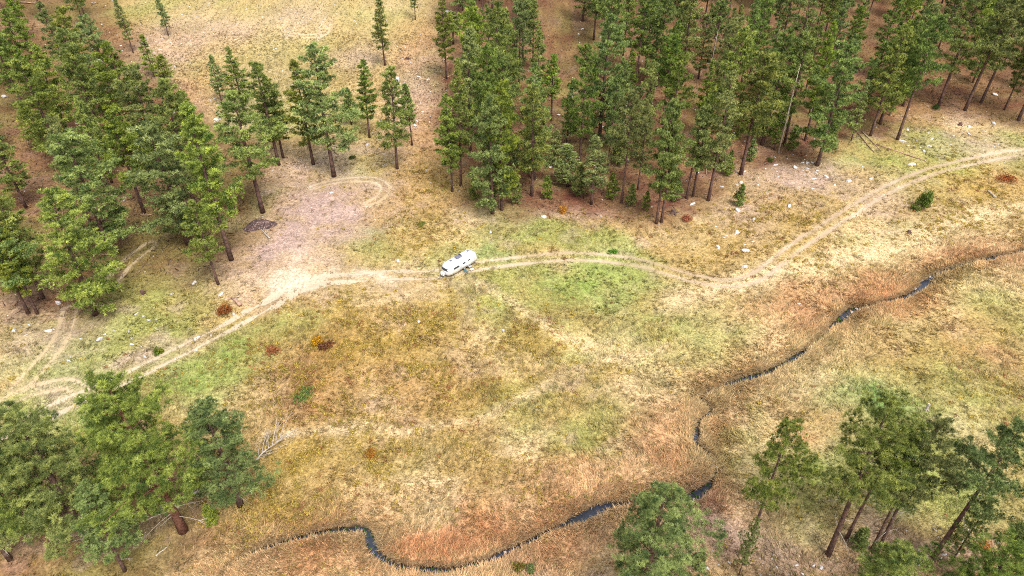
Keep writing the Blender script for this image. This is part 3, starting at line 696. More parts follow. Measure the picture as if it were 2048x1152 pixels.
# trees with a trunk foot one can see: foot pixel, top pixel row, kind, crown width factor, label
EXPL = [
 # the open clearing and its rim
 (337, 72, -6, 's', .8, 'small slim pine standing alone high in the open clearing', None), (770, 131, -6, 's', 1.15, 'tall slim pine alone on the open slope above the white boulder', None),
 (831, 40, -60, 's', 1, 'pine at the top of the clearing with only its bare trunk showing', None), (267, 106, -4, 's', 1, 'very slim pine on the grove rim at the top of the clearing', None),
 (309, 153, 69, 's', .9, 'short slim pine on the rim of the clearing, taller of a close pair', None), (335, 183, 111, 's', 1.15, 'short bushy pine on the rim of the clearing beside a slim one', None),
 (444, 208, 112, 's', .9, 'dark narrow pine at the tip of the grove toward the clearing', None), (488, 220, 94, 'f4', 1.2, 'broad pale green pine at the grove tip next to a dark narrow one', None),
 (557, 330, 125, 'f0', .95, 'pine with long bare trunk between the grove tip and the gravel clearing', None), (567, 316, 150, 'f4', 1, 'second pine crowding the long bare trunked one above the gravel', None),
 (627, 328, 117, 'f4', 1.0, 'thin pine with a bare pole trunk above the gravel clearing', None), (668, 353, 94, 'f0', 1.05, 'pale open pine with a red lower trunk above the turning loop', None),
 (739, 275, 120, 'f7', .8, 'medium pine on the slope below the white boulder, crown high', None), (703, 249, 178, 's', 1.1, 'small pine sapling beside the medium pine on the slope', None),
 (795, 338, 134, 'f0', .9, 'dense dark pine with clean trunk standing above the turning loop', None), (824, 291, 170, 's', 1.1, 'narrow dark pine tucked behind the dense one above the loop', None),
 (907, 88, 22, 's', 1.5, 'small dark pine beside the white rock at the forest corner', None),
 # forest edge
 (905, 383, 188, 'f7', .95, None, G_EDGE), (922, 372, 120, 'f4', .85, None, G_EDGE), (985, 427, 189, 'f2', .95, 'big front pine of the forest with twin trunks and low boughs', None), (1003, 420, 170, 'f5', .85, None, G_EDGE),
 (978, 360, 94, 'f0', 1, None, G_EDGE), (990, 275, 6, 'f2', 1, None, G_EDGE), (940, 300, 60, 'f1', .9, None, G_EDGE), (1063, 392, 172, 'f0', 1.05, 'front forest pine with bleached bare branches low on its trunk', None),
 (1074, 262, 62, 'f1', .9, None, G_EDGE), (1102, 241, 111, 's', 1.3, None, G_EDGE), (1133, 289, 158, 's', 1.2, 'dark narrow pine in the gap where red forest floor shows', None), (1136, 373, 292, 's', 1.6, 'short bushy young pine in front of the forest gap', None),
 (1182, 409, 278, 's', 1.5, 'dark short pine at the foot of the forest edge', None), (1197, 290, 30, 'f2', 1.05, None, G_EDGE), (1215, 345, 150, 'f1', .8, None, G_EDGE), (1243, 406, 187, 'f6', .8, 'front forest pine with a pale bare pole trunk', None),
 (1312, 447, 200, 'f3', .85, 'front forest pine, one of two trunks rising side by side', None), (1323, 445, 208, 'f4', .9, 'front forest pine, one of two trunks rising side by side', None),
 (1372, 397, 212, 'f3', .85, None, G_EDGE), (1386, 393, 190, 'f1', .9, None, G_EDGE), (1270, 176, -10, 'f3', 1, None, G_EDGE), (1275, 380, 190, 'f4', .9, None, G_EDGE), (1417, 401, 140, 'f1', .95, None, G_EDGE), (1482, 349, 108, 'f6', 1.05, 'forest edge pine with a tall clean trunk above white rocks', None),
 (1440, 330, 60, 'f0', 1, None, G_EDGE), (1524, 290, 60, 'f2', 1, None, G_EDGE), (1568, 289, 70, 'f3', .9, None, G_EDGE), (1548, 300, 190, 's', .8, None, G_EDGE), (1610, 281, 40, 'f7', .8, None, G_EDGE), (1634, 331, 94, 'f5', 1.0, 'leafy pine leaning out of the forest over the white rocks', None),
 (1702, 281, 160, 's', .9, None, G_EDGE), (1740, 272, 52, 'f0', .95, 'bright rounded pine above the fallen poles', None), (1759, 248, 30, 'f4', 1, None, G_EDGE), (1794, 279, 36, 'f6', .95, 'forest edge pine with a long slanting bare trunk near the track', None),
 (1876, 213, -10, 'f3', 1, None, G_EDGE), (1930, 221, -10, 'f6', 1.05, None, G_EDGE), (1962, 206, 0, 'f3', 1, None, G_EDGE), (2008, 220, 40, 'f4', .9, None, G_EDGE), (2036, 241, 10, 'f6', 1, None, G_EDGE),
 (2075, 262, 40, 'f3', 1, None, G_EDGE),
 # grove
 (525, 425, 184, 'f3', .95, 'tall pine with red trunk foot beside the dark mound', None), (377, 489, 252, 'f5', 1.1, 'broad rounded pine on the near rim of the grove', None), (462, 520, 214, 'f1', .95, 'tall pine with red lower trunk at the junction of tracks', None),
 (436, 569, 400, 'f3', .85, 'short pine with red trunk nearest the orange bush', None), (191, 630, 386, 'f2', 1.05, 'bright full pine with a thick trunk foot on the dry slope', None), (87, 597, 395, 'f0', 1, None, G_GROVE), (57, 628, 440, 'f3', .9, None, G_GROVE), (76, 628, 430, 'f4', .9, None, G_GROVE),
 (226, 510, 267, 'f5', 1, None, G_GROVE), (142, 286, 95, 'f1', 1, None, G_GROVE), (54, 230, 56, 'f3', 1, None, G_GROVE), (76, 205, 20, 'f1', 1, None, G_GROVE), (224, 366, 205, 's', 1.2, 'dark slender pine inside the grove among broad crowns', None),
 (80, 299, 216, 's', 1.7, 'short dark pine low among the grove trunks', None), (52, 416, 255, 'f4', 1.1, None, G_GROVE), (288, 426, 220, 'f3', .9, None, G_GROVE), (300, 330, 87, 'f2', 1, None, G_GROVE), (330, 352, 140, 'f5', 1.05, None, G_GROVE), (415, 370, 180, 'f7', 1, None, G_GROVE), (366, 300, 160, 's', 1.3, None, G_GROVE),
 (395, 430, 168, 'f0', .9, None, G_GROVE), (130, 330, 120, 'f5', 1, None, G_GROVE), (190, 250, 60, 'f0', 1, None, G_GROVE), (240, 215, 30, 'f2', .9, None, G_GROVE), (10, 520, 330, 'f2', 1, None, G_GROVE), (-20, 560, 420, 'f5', 1, None, G_GROVE),
 # near trees
 (366, 1062, 752, 'n0', 1.12, 'massive pine with thick red trunk and low dead branches in the near grove', None), (188, 1100, 826, 'n1', 1.15, 'dark trunked pine with bleached dead twigs in the near grove', None), (482, 1010, 803, 'n1', 1.2, 'rounded dark pine on the meadow side of the near grove', None),
 (112, 1108, 845, 'n0', .8, 'pine crowded behind the dark trunked one in the near grove', None), (20, 1120, 900, 'n3', 1.1, 'broad pine at the outer end of the near grove', None), (-60, 1080, 840, 'n1', 1, 'pine at the outer end of the near grove, nearest the dirt track', None),
 (250, 1142, 975, 'n3', .95, 'bushy low pine in front of the massive red trunk', None), (300, 1010, 800, 'n3', 1.1, 'pine hidden behind the massive red trunked one', None),
 (1490, 1114, 849, 'n2', .78, 'open crowned pine with a long bare trunk beside the stream bend', None), (1655, 1109, 808, 'n2', 1.0, 'tallest bare trunked pine of the pair on the stony bank', None), (1692, 1079, 850, 'n2', .75, 'pine with shorter trunk right behind the tallest one on the stony bank', None),
 (1742, 1102, 880, 'n2', .75, 'slim pine sharing a foot with a twin trunk on the stony bank', None), (1753, 1107, 849, 'n2', .8, 'twin trunk pine with a high crown on the stony bank', None), (1868, 1116, 845, 'n2', .85, 'sparse spreading pine above the stony bank', None),
 (1478, 1150, 1040, 'n3', .5, 'thin pine with tufted crown at the foot of the open crowned one', None),
 (1284, 1195, 974, 'n3', 1.35, 'bright full pine standing right at the stream', None), (1985, 1215, 960, 'n2', .85, 'dark dense pine on the stony bank below the sparse one', None), (1900, 1128, 1000, 'n3', .7, 'short dark pine under the sparse spreading one', None), (2010, 1260, 1030, 'n2', 1, 'pine with dark boughs at the outer end of the stony bank', None),
 (1690, 1330, 1098, 'n1', 1.1, 'pine below the twin trunks, only its bright crown tip in view', None), (1868, 1320, 1092, 'n3', 1.1, 'pine below the short dark one, only its bright crown tip in view', None)]
for bx, by, ty, kind, wf, lab, grp in EXPL:
    p = ground(bx, by); H = max(3.5, height_to(p, ty))
    proto = {'s': SLIM[abs(bx + by) % 3], 'f': FAR, 'n': NEAR}[kind[0]]
    if isinstance(proto, list): proto = proto[int(kind[1:])]
    if grp is None and lab and 'two trunks' in lab: grp = 'twin front trunks'
    if grp in (G_EDGE, G_GROVE):
        if kind[0] == 's': lab = 'slim young pine ' + wood_label(p, 0, 18, LANDMARKS if grp == G_EDGE else LANDMARKS_G)[0][len(FAR_LOOK[0]) + 1:]; grp = lab
        else: lab, grp = wood_label(p, int(kind[1:]), H, LANDMARKS if grp == G_EDGE else LANDMARKS_G)
    if kind[0] == 's': wf *= 16 / max(H, 9) if H < 12 else 1.0
    if kind[0] == 'f': wf *= 1.22 if bx < 830 else .98
    put_pine(proto, p, H, wf * random.uniform(.9, 1.12), lab, grp)

# the interior of the woods
def fill(P, n, spacing, marks, avoid):
    lo, hi = P.min(0), P.max(0); got = []; tries = 0
    while len(got) < n and tries < 60000:
        tries += 1
        p = rng.uniform(lo, hi)
        if p[1] > 275 or abs(p[0]) > .80 * math.sqrt(p[1] ** 2 + 3800) + 6: continue
        if poly_sd(np.array([p[0]]), np.array([p[1]]), P)[0] < 3: continue
        if any((p[0] - q[0]) ** 2 + (p[1] - q[1]) ** 2 < spacing ** 2 for q in POS): continue
        if avoid(p): continue
        got.append(p)
        i, H = random.randrange(12), random.choice([random.uniform(17, 22), random.uniform(18, 23), random.uniform(12, 17)]); label, group = wood_label(p, i, H, marks)
        put_pine(FAR[i], (p[0], p[1], 0), H, random.uniform(.78, 1.0), label, group)
    return len(got)
GAP = polyg([(1130, -60), (1132, 60), (1138, 150), (1150, 260)])
def in_gap(p): return dist_poly(np.array([p[0]]), np.array([p[1]]), GAP)[0][0] < 4.2
fill(FOREST, 206, 4.8, LANDMARKS, in_gap)
fill(polyg([(-220, -40), (190, -40), (250, 120), (330, 240), (370, 400), (200, 470), (-220, 500)]), 34, 5.4, LANDMARKS_G, lambda p: False)

# young growth along the front of the forest and a few bleached snags
for bx, by, H in [(1032, 408, 5), (1095, 398, 4.5), (1160, 392, 6), (1222, 398, 5), (1262, 412, 4.2), (1345, 402, 5.5), (1290, 420, 3.6), (948, 398, 4.4), (1455, 352, 5), (1500, 322, 4.6), (1580, 300, 5.2), (1660, 292, 4.4), (1112, 330, 7), (1240, 330, 6.5), (1030, 330, 6)]:
    p = ground(bx, by); i = abs(bx) % 3
    t = min(LANDMARKS, key=lambda m: (m[0][0] - p[0]) ** 2 + (m[0][1] - p[1]) ** 2)[1]
    lab = ('short ' if H < 4.5 else 'taller ' if H > 5.4 else '') + 'bushy young pine at the forest foot ' + t.replace('deep in the forest ', '').replace('behind', 'by')
    put_pine(YOUNG[i], p, H, .95, lab, lab, name='young_pine')
def snag(bx, by, ty, label):
    p = ground(bx, by); H = height_to(p, ty)
    o = link('dead_pine', None, loc=(p[0], p[1], float(surf(p[0], p[1])))); tag(o, label, 'tree')
    link('trunk', MB().tube([(0, 0, -.3), (.1, 0, H * .4), (.05, .1, H * .75), (.2, .1, H)], [.17, .13, .08, .03], 7).mesh('trunk', M_DEADWOOD, smooth=True), o)
    for k in range(12):
        f = random.uniform(.25, .95); a = random.uniform(0, 6.28); L = (1.15 - f) * random.uniform(1.2, 2.6); d = np.array([math.cos(a), math.sin(a), random.uniform(-.3, .3)]); q = np.array([.08, .05, H * f])
        link('dead_branch', MB().tube([q, q + d * L * .5, q + d * L - np.array([0, 0, .15])], [.04, .028, .008], 4, cap=False).mesh('dead_branch', M_DEADWOOD), o)
snag(1556, 306, 128, 'bleached dead pine with bare branches at the forest edge by the fallen trunk')
snag(1064, 300, 150, 'grey dead pine inside the forest near the bleached branched pine')
snag(1240, 330, 200, 'grey dead pole pine in the forest beside the pale pole trunk')
snag(300, 262, 150, 'grey dead pine in the grove near the clearing rim')
snag(1404, 240, 60, 'thin dead pine standing deep in the forest behind the tall clean trunk')

# saplings and bushes
for bx, by, H, lab in [(1477, 412, 4.2, 'small bright young pine standing alone on the rocky slope'), (1395, 1140, 2.9, 'thin knee high pine sapling at the stream side of the stony bank'),
                       (427, 1048, 3.0, 'pale green young pine beside the massive red trunk'), (1712, 1098, 3.4, 'thin sapling between the tall trunks on the stony bank'), (1062, 1146, 1.6, 'tiny pine seedling on the gravel by the stream')]:
    put_pine(YOUNG[abs(bx) % 3], ground(bx, by), H, 1.0, lab, None, name='young_pine')

def bush(name, bx, by, r, h, cols, label, cat='shrub', nl=420, size=.16):
    p = ground(bx, by); o = link(name, None, loc=(p[0], p[1], float(surf(p[0], p[1])) - .03)); tag(o, label, cat)
    nb = 14; a = rng.uniform(0, 6.28, nb); rr = r * .62 * np.sqrt(rng.random(nb))
    cx, cy, cz = np.cos(a) * rr, np.sin(a) * rr, rng.uniform(.05, .45, nb) * h
    cc = np.array([srgb(*cols[i % len(cols)]) * .62 for i in range(nb)])
    V, F, c = leaf_cloud(cx, cy, cz, np.full(nb, r * .45), np.full(nb, h * .55), nl // nb, size, cc, .4)
    link('foliage', np_mesh('foliage', V, F, M_SHRUB, col=c), o)
    m = MB()
    for i in range(nb): m.tube([(0, 0, 0), (cx[i] * .6, cy[i] * .6, cz[i] * .7), (cx[i], cy[i], cz[i] + h * .2)], [.03, .02, .008], 4, cap=False)
    link('stem', m.mesh('stem', M_BARK), o)
bush('autumn_shrub', 450, 626, 1.35, 1.9, [(178, 112, 58), (166, 98, 54), (190, 140, 76)], 'round orange autumn shrub beside the broken log', nl=900, size=.2)
bush('autumn_shrub', 636, 688, 1.0, 1.5, [(222, 170, 48), (206, 150, 50)], 'bright yellow shrub in the meadow below the track', nl=700)
bush('autumn_shrub', 655, 694, 1.3, .9, [(140, 84, 62), (150, 100, 60), (120, 80, 62)], 'low dark red shrub next to the bright yellow one', nl=700)
bush('autumn_shrub', 545, 704, 1.4, .7, [(196, 128, 84), (180, 120, 74)], 'low pale rust shrub at the corner of the yellow brush', nl=600)
bush('autumn_shrub', 1128, 424, 1.2, 1.4, [(216, 158, 66), (210, 140, 60)], 'small orange shrub in front of the forest', nl=600)
bush('autumn_shrub', 1374, 440, 1.1, 1.2, [(196, 120, 84), (184, 104, 74)], 'small red orange shrub by the pale rocks at the forest foot', nl=600)
bush('autumn_shrub', 742, 912, 1.0, .8, [(204, 136, 62), (190, 150, 60)], 'faint orange shrub in the middle of the olive brush', nl=400)
bush('autumn_shrub', 2012, 362, 2.4, 1.0, [(190, 110, 66), (180, 120, 60)], 'spreading red shrub between the track and the straw band', nl=800, size=.2)
bush('juniper_bush', 1842, 416, 1.35, 4.2, [(126, 146, 62), (146, 160, 72), (108, 128, 52)], 'dense green juniper bush standing alone below the track', 'bush', nl=2200, size=.24)
bush('juniper_bush', 1832, 420, 1.1, 1.2, [(110, 124, 56), (130, 136, 66)], 'low juniper sprawl at the foot of the dense green one', 'bush', nl=700)
bush('green_shrub', 318, 706, .8, 1.0, [(110, 130, 50), (140, 146, 60)], 'small green shrub beside the straight dirt track', nl=500)
bush('green_shrub', 1224, 506, 1.0, .6, [(110, 160, 60), (130, 170, 70)], 'bright green plant by the bend of the grassy track', nl=400)
bush('green_shrub', 610, 790, 1.8, .6, [(96, 140, 70), (120, 150, 70)], 'patch of bright green leaves amid the brown brush', nl=600)
bush('green_shrub', 705, 317, .9, .6, [(70, 84, 40), (90, 100, 44)], 'dark green low shrub on the slope above the turning loop', nl=400)
bush('green_shrub', 1540, 322, .9, .7, [(90, 104, 40), (110, 110, 50)], 'dark low shrub among the rocks at the forest edge', nl=400)
bush('green_shrub', 1870, 218, 1.3, 1.2, [(60, 90, 36), (80, 104, 40)], 'dark round shrub at the shaded forest edge', nl=500)
bush('green_shrub', 1682, 634, .7, .6, [(96, 130, 40), (110, 140, 50)], 'tuft of green leaves hanging over the stream', nl=300)
bush('green_shrub', 842, 450, 1.1, .6, [(120, 130, 60), (150, 146, 60)], 'yellow green low shrub above the trailer', nl=400)
bush('green_shrub', 1040, 1140, .9, 1.1, [(150, 120, 50), (130, 130, 60)], 'ochre shrub by the stream beside the tiny seedling', nl=400)
bush('autumn_shrub', 1968, 1096, .9, .8, [(214, 140, 60), (200, 120, 50)], 'small orange shrub under the dark pines of the stony bank', nl=300)

# ------------------------------------------------------------------ rocks
ROCKS = []
for i in range(8):
    g = np.random.default_rng(300 + i)
    import bmesh
    bm = bmesh.new(); bmesh.ops.create_icosphere(bm, subdivisions=2, radius=1)
    pl = [unit(g.normal(0, 1, 3)) for _ in range(9)]; of = g.uniform(.55, .9, 9)
    for v in bm.verts:
        c = np.array(v.co)
        for a, d in zip(pl, of):
            e = c @ a - d
            if e > 0: c = c - a * e * .92
        c *= np.array([1, g.uniform(.62, .64) + .02 * i, .52]); v.co = Vector(c + g.normal(0, .02, 3))
    me = bpy.data.meshes.new('rock'); bm.to_mesh(me); bm.free(); me.materials.append(M_ROCK); ROCKS.append(me)
def rock(px, py, s, label, group=None, flat=1.0, p=None, long=1.0, yaw=None):
    p = ground(px, py) if p is None else p; s = s * .66
    o = link('rock', ROCKS[random.randrange(8)], loc=(p[0], p[1], float(surf(p[0], p[1])) + s * .10 * flat), rot=(random.gauss(0, .15), random.gauss(0, .15), random.uniform(0, 6.28) if yaw is None else yaw),
             scale=(s * long, s, s * flat * random.uniform(.8, 1.1)))
    return tag(o, label, 'rock', group)
for px, py, s, lab in [(795, 161, 1.5, 'large white boulder leaning on the open slope below the slim pine'), (893, 24, 1.3, 'white boulder beside the small dark pine at the forest corner'), (890, 120, .6, 'white rock between the boulder slope and the forest'),
    (734, 291, .7, 'flat pale rock at the foot of the medium pine on the slope'), (796, 523, .6, 'grey pale rock in the grass beside the trailer'), (981, 465, .75, 'flat white rock in the grass above the trailer'), (1088, 434, .75, 'tall pale rock standing before the forest'),
    (838, 645, .55, 'white rock in the yellow brush below the trailer'), (1006, 661, .5, 'pale rock in straw grass at the edge of the yellow brush'), (1491, 502, .95, 'grey boulder with white top beside the bend of the track'), (1488, 534, .85, 'square white boulder right at the bend of the track'), (1473, 466, .8, 'white boulder on the slope above the bend, beside a smaller one'),
    (1436, 494, .6, 'white rock on the slope nearest the track bend, small and flat'), (1475, 420, .9, 'white rock at the foot of the lone young pine'), (1507, 440, .65, 'upright white rock downslope of the lone young pine'), (1578, 413, .9, 'long white slab in dry grass on the rocky slope'), (1385, 409, .8, 'pale slanting slab at the forest foot by the red shrub'), (1693, 520, .3, 'small pale stone by the bright yellow patch'),
    (1598, 608, .5, 'white stone in rusty grass above the stream'), (1590, 335, .9, 'white boulder in front of the leaning leafy pine'), (1614, 338, .7, 'white rock next to a boulder before the leaning pine'), (1652, 354, .8, 'white rock below the leaning leafy pine, in pinkish soil'), (1696, 363, .9, 'white boulder between the leaning pine and the track'), (1742, 358, .7, 'grey rock in grass between fallen poles and track'),
    (1482, 366, .9, 'white boulder just below the tall clean trunk'), (1443, 374, .6, 'white rock below the forest edge beside the boulder'), (1824, 330, 1.1, 'long white slab beside the dirt track'), (1848, 303, .6, 'white rock on the slope above the long slab'), (1987, 247, .9, 'grey boulder under the shaded forest edge trees'), (1990, 190, .9, 'large grey rock in the shade of the forest edge'),
    (98, 663, .7, 'long white rock on the dry slope below the grove'), (200, 679, .75, 'upright white shard on the dry slope by the track'), (116, 606, .7, 'pale triangular rock at the foot of the full pine'), (388, 566, .7, 'grey white boulder on the dry slope by the grove'), (441, 590, .65, 'white rock above the orange shrub'), (470, 600, .45, 'white stone next to the broken log'),
    (467, 628, .45, 'white stone below the broken log'), (344, 588, .4, 'pale stone near the dark stump'), (28, 662, .6, 'grey white boulder at the outer edge of the dry slope'), (297, 640, .45, 'white stone half way down the dry slope'), (663, 386, .55, 'white rock on the bare gravel near the turning loop'), (662, 340, .5, 'pale stone at the foot of the pale open pine'),
    (8, 193, 1.0, 'grey boulder in the grove at its outer edge'), (435, 240, 1.2, 'white boulder pile rock below the grove tip'), (530, 285, .6, 'pale stone on the open slope under the grove tip')]:
    rock(px, py, s, lab, flat=1.15, long=1.25)
for i, (px, py, s) in enumerate([(1420, 912, .42), (1426, 925, .4), (1432, 918, .34), (1422, 938, .38), (1434, 930, .3), (1708, 618, .5), (1722, 620, .5), (1698, 626, .4), (1862, 548, .5), (1832, 572, .5), (1950, 522, .5), (1942, 526, .45), (1912, 535, .4),
                                 (1846, 556, .4), (985, 1117, .3), (1010, 1096, .28), (905, 1140, .28), (815, 1137, .28), (870, 1140, .3), (1716, 610, .4), (1390, 990, .3), (1405, 785, .25)]):
    q = rock(px, py, s, 'wet grey stone lying in the stream bed', 'stones in the stream')
    q.location.z = max(q.location.z, float(lev[((STREAM - np.array(q.location[:2])) ** 2).sum(1).argmin()]) + s * .1)
def rocks_in(cx, cy, rx, ry, n, smin, smax, label, group):
    for _ in range(n):
        a, r_ = random.uniform(0, 6.28), math.sqrt(random.random())
        px, py = cx + math.cos(a) * rx * r_, cy + math.sin(a) * ry * r_
        rock(0, 0, random.uniform(smin, smax) * (1 if random.random() < .8 else 1.5), label, group, p=ground(px, py), long=random.uniform(1, 1.5))
rocks_in(520, 70, 300, 80, 34, .25, .5, 'small white rock lying in the open grassy clearing', 'rocks of the clearing')
rocks_in(825, 200, 45, 90, 16, .3, .6, 'white rock on the slope below the white boulder', 'rocks below the boulder')
rocks_in(1560, 352, 130, 36, 28, .25, .55, 'white rock strewn on pinkish soil along the forest edge', 'rocks along the forest edge')
rocks_in(1830, 280, 40, 24, 14, .35, .6, 'white rock in the cluster above the long slab', 'rock cluster above the track')
rocks_in(1960, 262, 80, 20, 10, .25, .5, 'white rock in dry grass above the far end of the track', 'rocks above the track end')
rocks_in(1480, 470, 60, 45, 12, .2, .4, 'small white rock on the yellow slope above the track bend', 'rocks above the bend')
rocks_in(1200, 200, 150, 180, 24, .3, .6, 'pale rock on the red forest floor', 'rocks on the forest floor')
rocks_in(150, 300, 140, 180, 18, .3, .6, 'pale rock on the brown floor of the grove', 'rocks on the grove floor')
rocks_in(240, 670, 220, 60, 26, .2, .42, 'small white rock on the dry slope beside the dirt track', 'rocks of the dry slope')
rocks_in(1850, 1095, 190, 45, 26, .14, .3, 'pale rock on the stony bank under the tall pines', 'rocks of the stony bank')
rocks_in(1560, 1130, 160, 22, 18, .14, .3, 'pale rock on gravel around the open crowned pine', 'rocks by the open pine')

# ------------------------------------------------------------------ dead wood, mound, stumps
def log(name, a, b, r, label, cat='log', mat=None, group=None, stubs=4, lift=0.0):
    A, B = ground(*a), ground(*b); mat = mat or M_LOG
    o = link(name, None, loc=(A[0], A[1], float(surf(A[0], A[1])) + r * .8)); tag(o, label, cat, group)
    D = np.array([B[0] - A[0], B[1] - A[1], float(surf(B[0], B[1])) - float(surf(A[0], A[1])) + lift]); n = 6; sd = np.array([-D[1], D[0], 0]); sd = sd / np.linalg.norm(sd)
    pts = [D * t + sd * .05 * math.sin(7 * t) for t in np.linspace(0, 1, n)]
    link('trunk', MB().tube(pts, [r * (1 - .55 * t) for t in np.linspace(0, 1, n)], 8).mesh('trunk', mat, smooth=True), o)
    for i in range(stubs):
        t = random.uniform(.35, .97); e = sd * random.choice([-1, 1]) * random.uniform(.5, 1.2) + D / np.linalg.norm(D) * .5 + np.array([0, 0, random.uniform(0, .5)])
        link('branch_stub', MB().tube([D * t, D * t + e * .6, D * t + e], [r * .3, r * .2, r * .07], 4, cap=False).mesh('branch_stub', mat), o)
log('fallen_log', (1716, 268), (1748, 306), .16, 'pale fallen pole lying slantwise below the bright rounded pine')
log('fallen_log', (1722, 262), (1760, 300), .13, 'thinner fallen pole crossing beside the pale one')
log('fallen_log', (1752, 290), (1850, 322), .17, 'long dark fallen trunk on the slope above the long slab')
log('fallen_log', (1540, 240), (1556, 300), .12, 'dark fallen trunk at the forest edge among the shadows', lift=1.0)
log('fallen_log', (676, 310), (624, 262), .14, 'pale broken trunk leaning beside the pale open pine', lift=1.2)
log('fallen_log', (28, 5), (72, 9), .3, 'thick bleached log at the top of the grove')
log('fallen_log', (482, 612), (464, 598), .3, 'broken reddish log beside the orange shrub', stubs=1)
log('fallen_log', (352, 1004), (424, 974), .2, 'fallen grey trunk behind the massive red trunked pine', mat=M_DEADWOOD, stubs=9)
log('fallen_log', (1668, 12), (1690, 16), .25, 'pale log deep in the forest')
log('fallen_log', (1100, 365), (1165, 372), .1, 'thin fallen trunk at the foot of the forest edge', stubs=2)
log('fallen_log', (1990, 396), (1974, 382), .22, 'short white weathered log beyond the juniper', mat=M_DEADWOOD, stubs=0)
log('fallen_log', (540, 478), (518, 456), .16, 'pale broken limb lying on the dark mound', mat=M_DEADWOOD, stubs=3)
log('fallen_log', (800, 322), (770, 330), .08, 'thin pale limb at the foot of the dense dark pine', mat=M_DEADWOOD, stubs=1)
log('fallen_log', (312, 1112), (338, 1090), .07, 'thin bare limb on needle litter in front of the massive trunk', mat=M_DEADWOOD, stubs=2)

def dead_top(bx, by, ex, ey):
    A, B = ground(bx, by), ground(ex, ey)
    o = link('dead_branch_heap', None, loc=(A[0], A[1], float(surf(A[0], A[1])))); tag(o, 'bleached fallen treetop with a fan of bare branches on the meadow', 'dead branch')
    D = np.array([B[0] - A[0], B[1] - A[1], .9]); L = np.linalg.norm(D); D /= L; S = np.array([-D[1], D[0], 0])
    link('stem', MB().tube([(0, 0, .1), D * L * .35 + S * .25, D * L * .65, D * L], [.11, .085, .06, .02], 6).mesh('stem', M_DEADWOOD, smooth=True), o)
    for i in range(15):
        t = .12 + .8 * i / 15; sgn = 1 if i % 2 else -1; ln = L * random.uniform(.35, .7)
        p = D * L * t + S * .25 * max(0, 1 - abs(t - .35) * 3); m = MB()
        d = D * random.uniform(.5, 1.1) + S * sgn * random.uniform(.3, .9) + np.array([0, 0, random.uniform(.1, .5)]); d /= np.linalg.norm(d)
        c = [p, p + d * ln * .5, p + d * ln * .85 + D * ln * .12 - np.array([0, 0, .1]), p + d * ln + D * ln * .3 - np.array([0, 0, .35])]
        m.tube(c, [.045, .032, .022, .008], 4, cap=False)
        for k in range(3):
            q = p + d * ln * random.uniform(.4, .85); e = (d + np.array([random.gauss(0, .5), random.gauss(0, .5), .1])) * ln * .35
            m.tube([q, q + e * .6, q + e], [.018, .013, .005], 3, cap=False)
        link('branch', m.mesh('branch', M_DEADWOOD), o)
dead_top(508, 926, 572, 882)

def stump(px, py, r, h, label, mat=None):
    p = ground(px, py); o = link('tree_stump', None, loc=(p[0], p[1], float(surf(p[0], p[1])) - .05)); tag(o, label, 'stump'); mat = mat or M_BARK
    m = MB(); m.tube([(0, 0, 0), (0, 0, h * .4), (.04, .02, h)], [r * 1.35, r, r * .92], 10); link('trunk', m.mesh('trunk', mat), o)
    for i in range(5):
        a = i * 1.257 + random.uniform(-.3, .3); d = np.array([math.cos(a), math.sin(a), 0]); L = r * random.uniform(2.2, 3.6)
        link('root', MB().tube([d * r * .6 + np.array([0, 0, h * .35]), d * L * .6 + np.array([0, 0, .12]), d * L - np.array([0, 0, .04])], [r * .36, r * .24, r * .06], 5, cap=False).mesh('root', mat), o)
stump(286, 587, .3, .55, 'dark uprooted stump on the dry slope below the grove')
stump(1346, 426, .42, .7, 'dark stump at the forest foot beside pale rocks')
stump(1818, 465, .28, .5, 'small dark stump in the grass below the juniper')
stump(1920, 250, .3, .6, 'dark stump in the grass at the shaded forest edge')
stump(1852, 820, .16, 1.1, 'thin grey snag standing in the green grass across the stream', M_DEADWOOD)
stump(815, 118, .4, .5, 'dark stump on the open slope near the slim pine')

M_MOUND = material('dark_grey_soil', color=lin(88, 70, 66), rough=1, spec=.05, noise=[(lin(52, 44, 44), 1.6, .42, .6, .8), (lin(170, 146, 136), 4, .54, .68, .6)], bump=.8, bump_scale=6)
def mound():
    p = ground(520, 452); n, mR = 28, 9; V, F = [(0, 0, .55)], []
    for j in range(1, mR + 1):
        for i in range(n):
            a = 2 * math.pi * i / n; u = j / mR
            rr = u * (2.1 + .35 * math.sin(2 * a + .6) + .2 * math.sin(3 * a + 2) + .12 * math.sin(5 * a) + .1 * math.sin(9 * a + 1))
            x, y = rr * math.cos(a) * 1.15, rr * math.sin(a) * 1.0
            zz = 1.15 * (1 - u * u) ** 1.2 + (float(vnoise(x * 2.1, y * 2.1, 4)) - .5) * .6 * (1 - u) - .06 * u
            V.append((x, y, zz + float(surf(p[0] + x, p[1] + y)) - float(surf(p[0], p[1])) + .05))
    for i in range(n): F.append((0, 1 + i, 1 + (i + 1) % n))
    for j in range(mR - 1):
        for i in range(n): a, b = 1 + j * n + i, 1 + j * n + (i + 1) % n; F.append((a, a + n, b + n, b))
    m = MB(); m.add(V, F)
    tag(link('soil_mound', m.mesh('soil_mound', M_MOUND, smooth=True), loc=(p[0], p[1], float(surf(p[0], p[1])))), 'low dark grey brown soil mound beside the red pine trunk', 'mound')
mound()

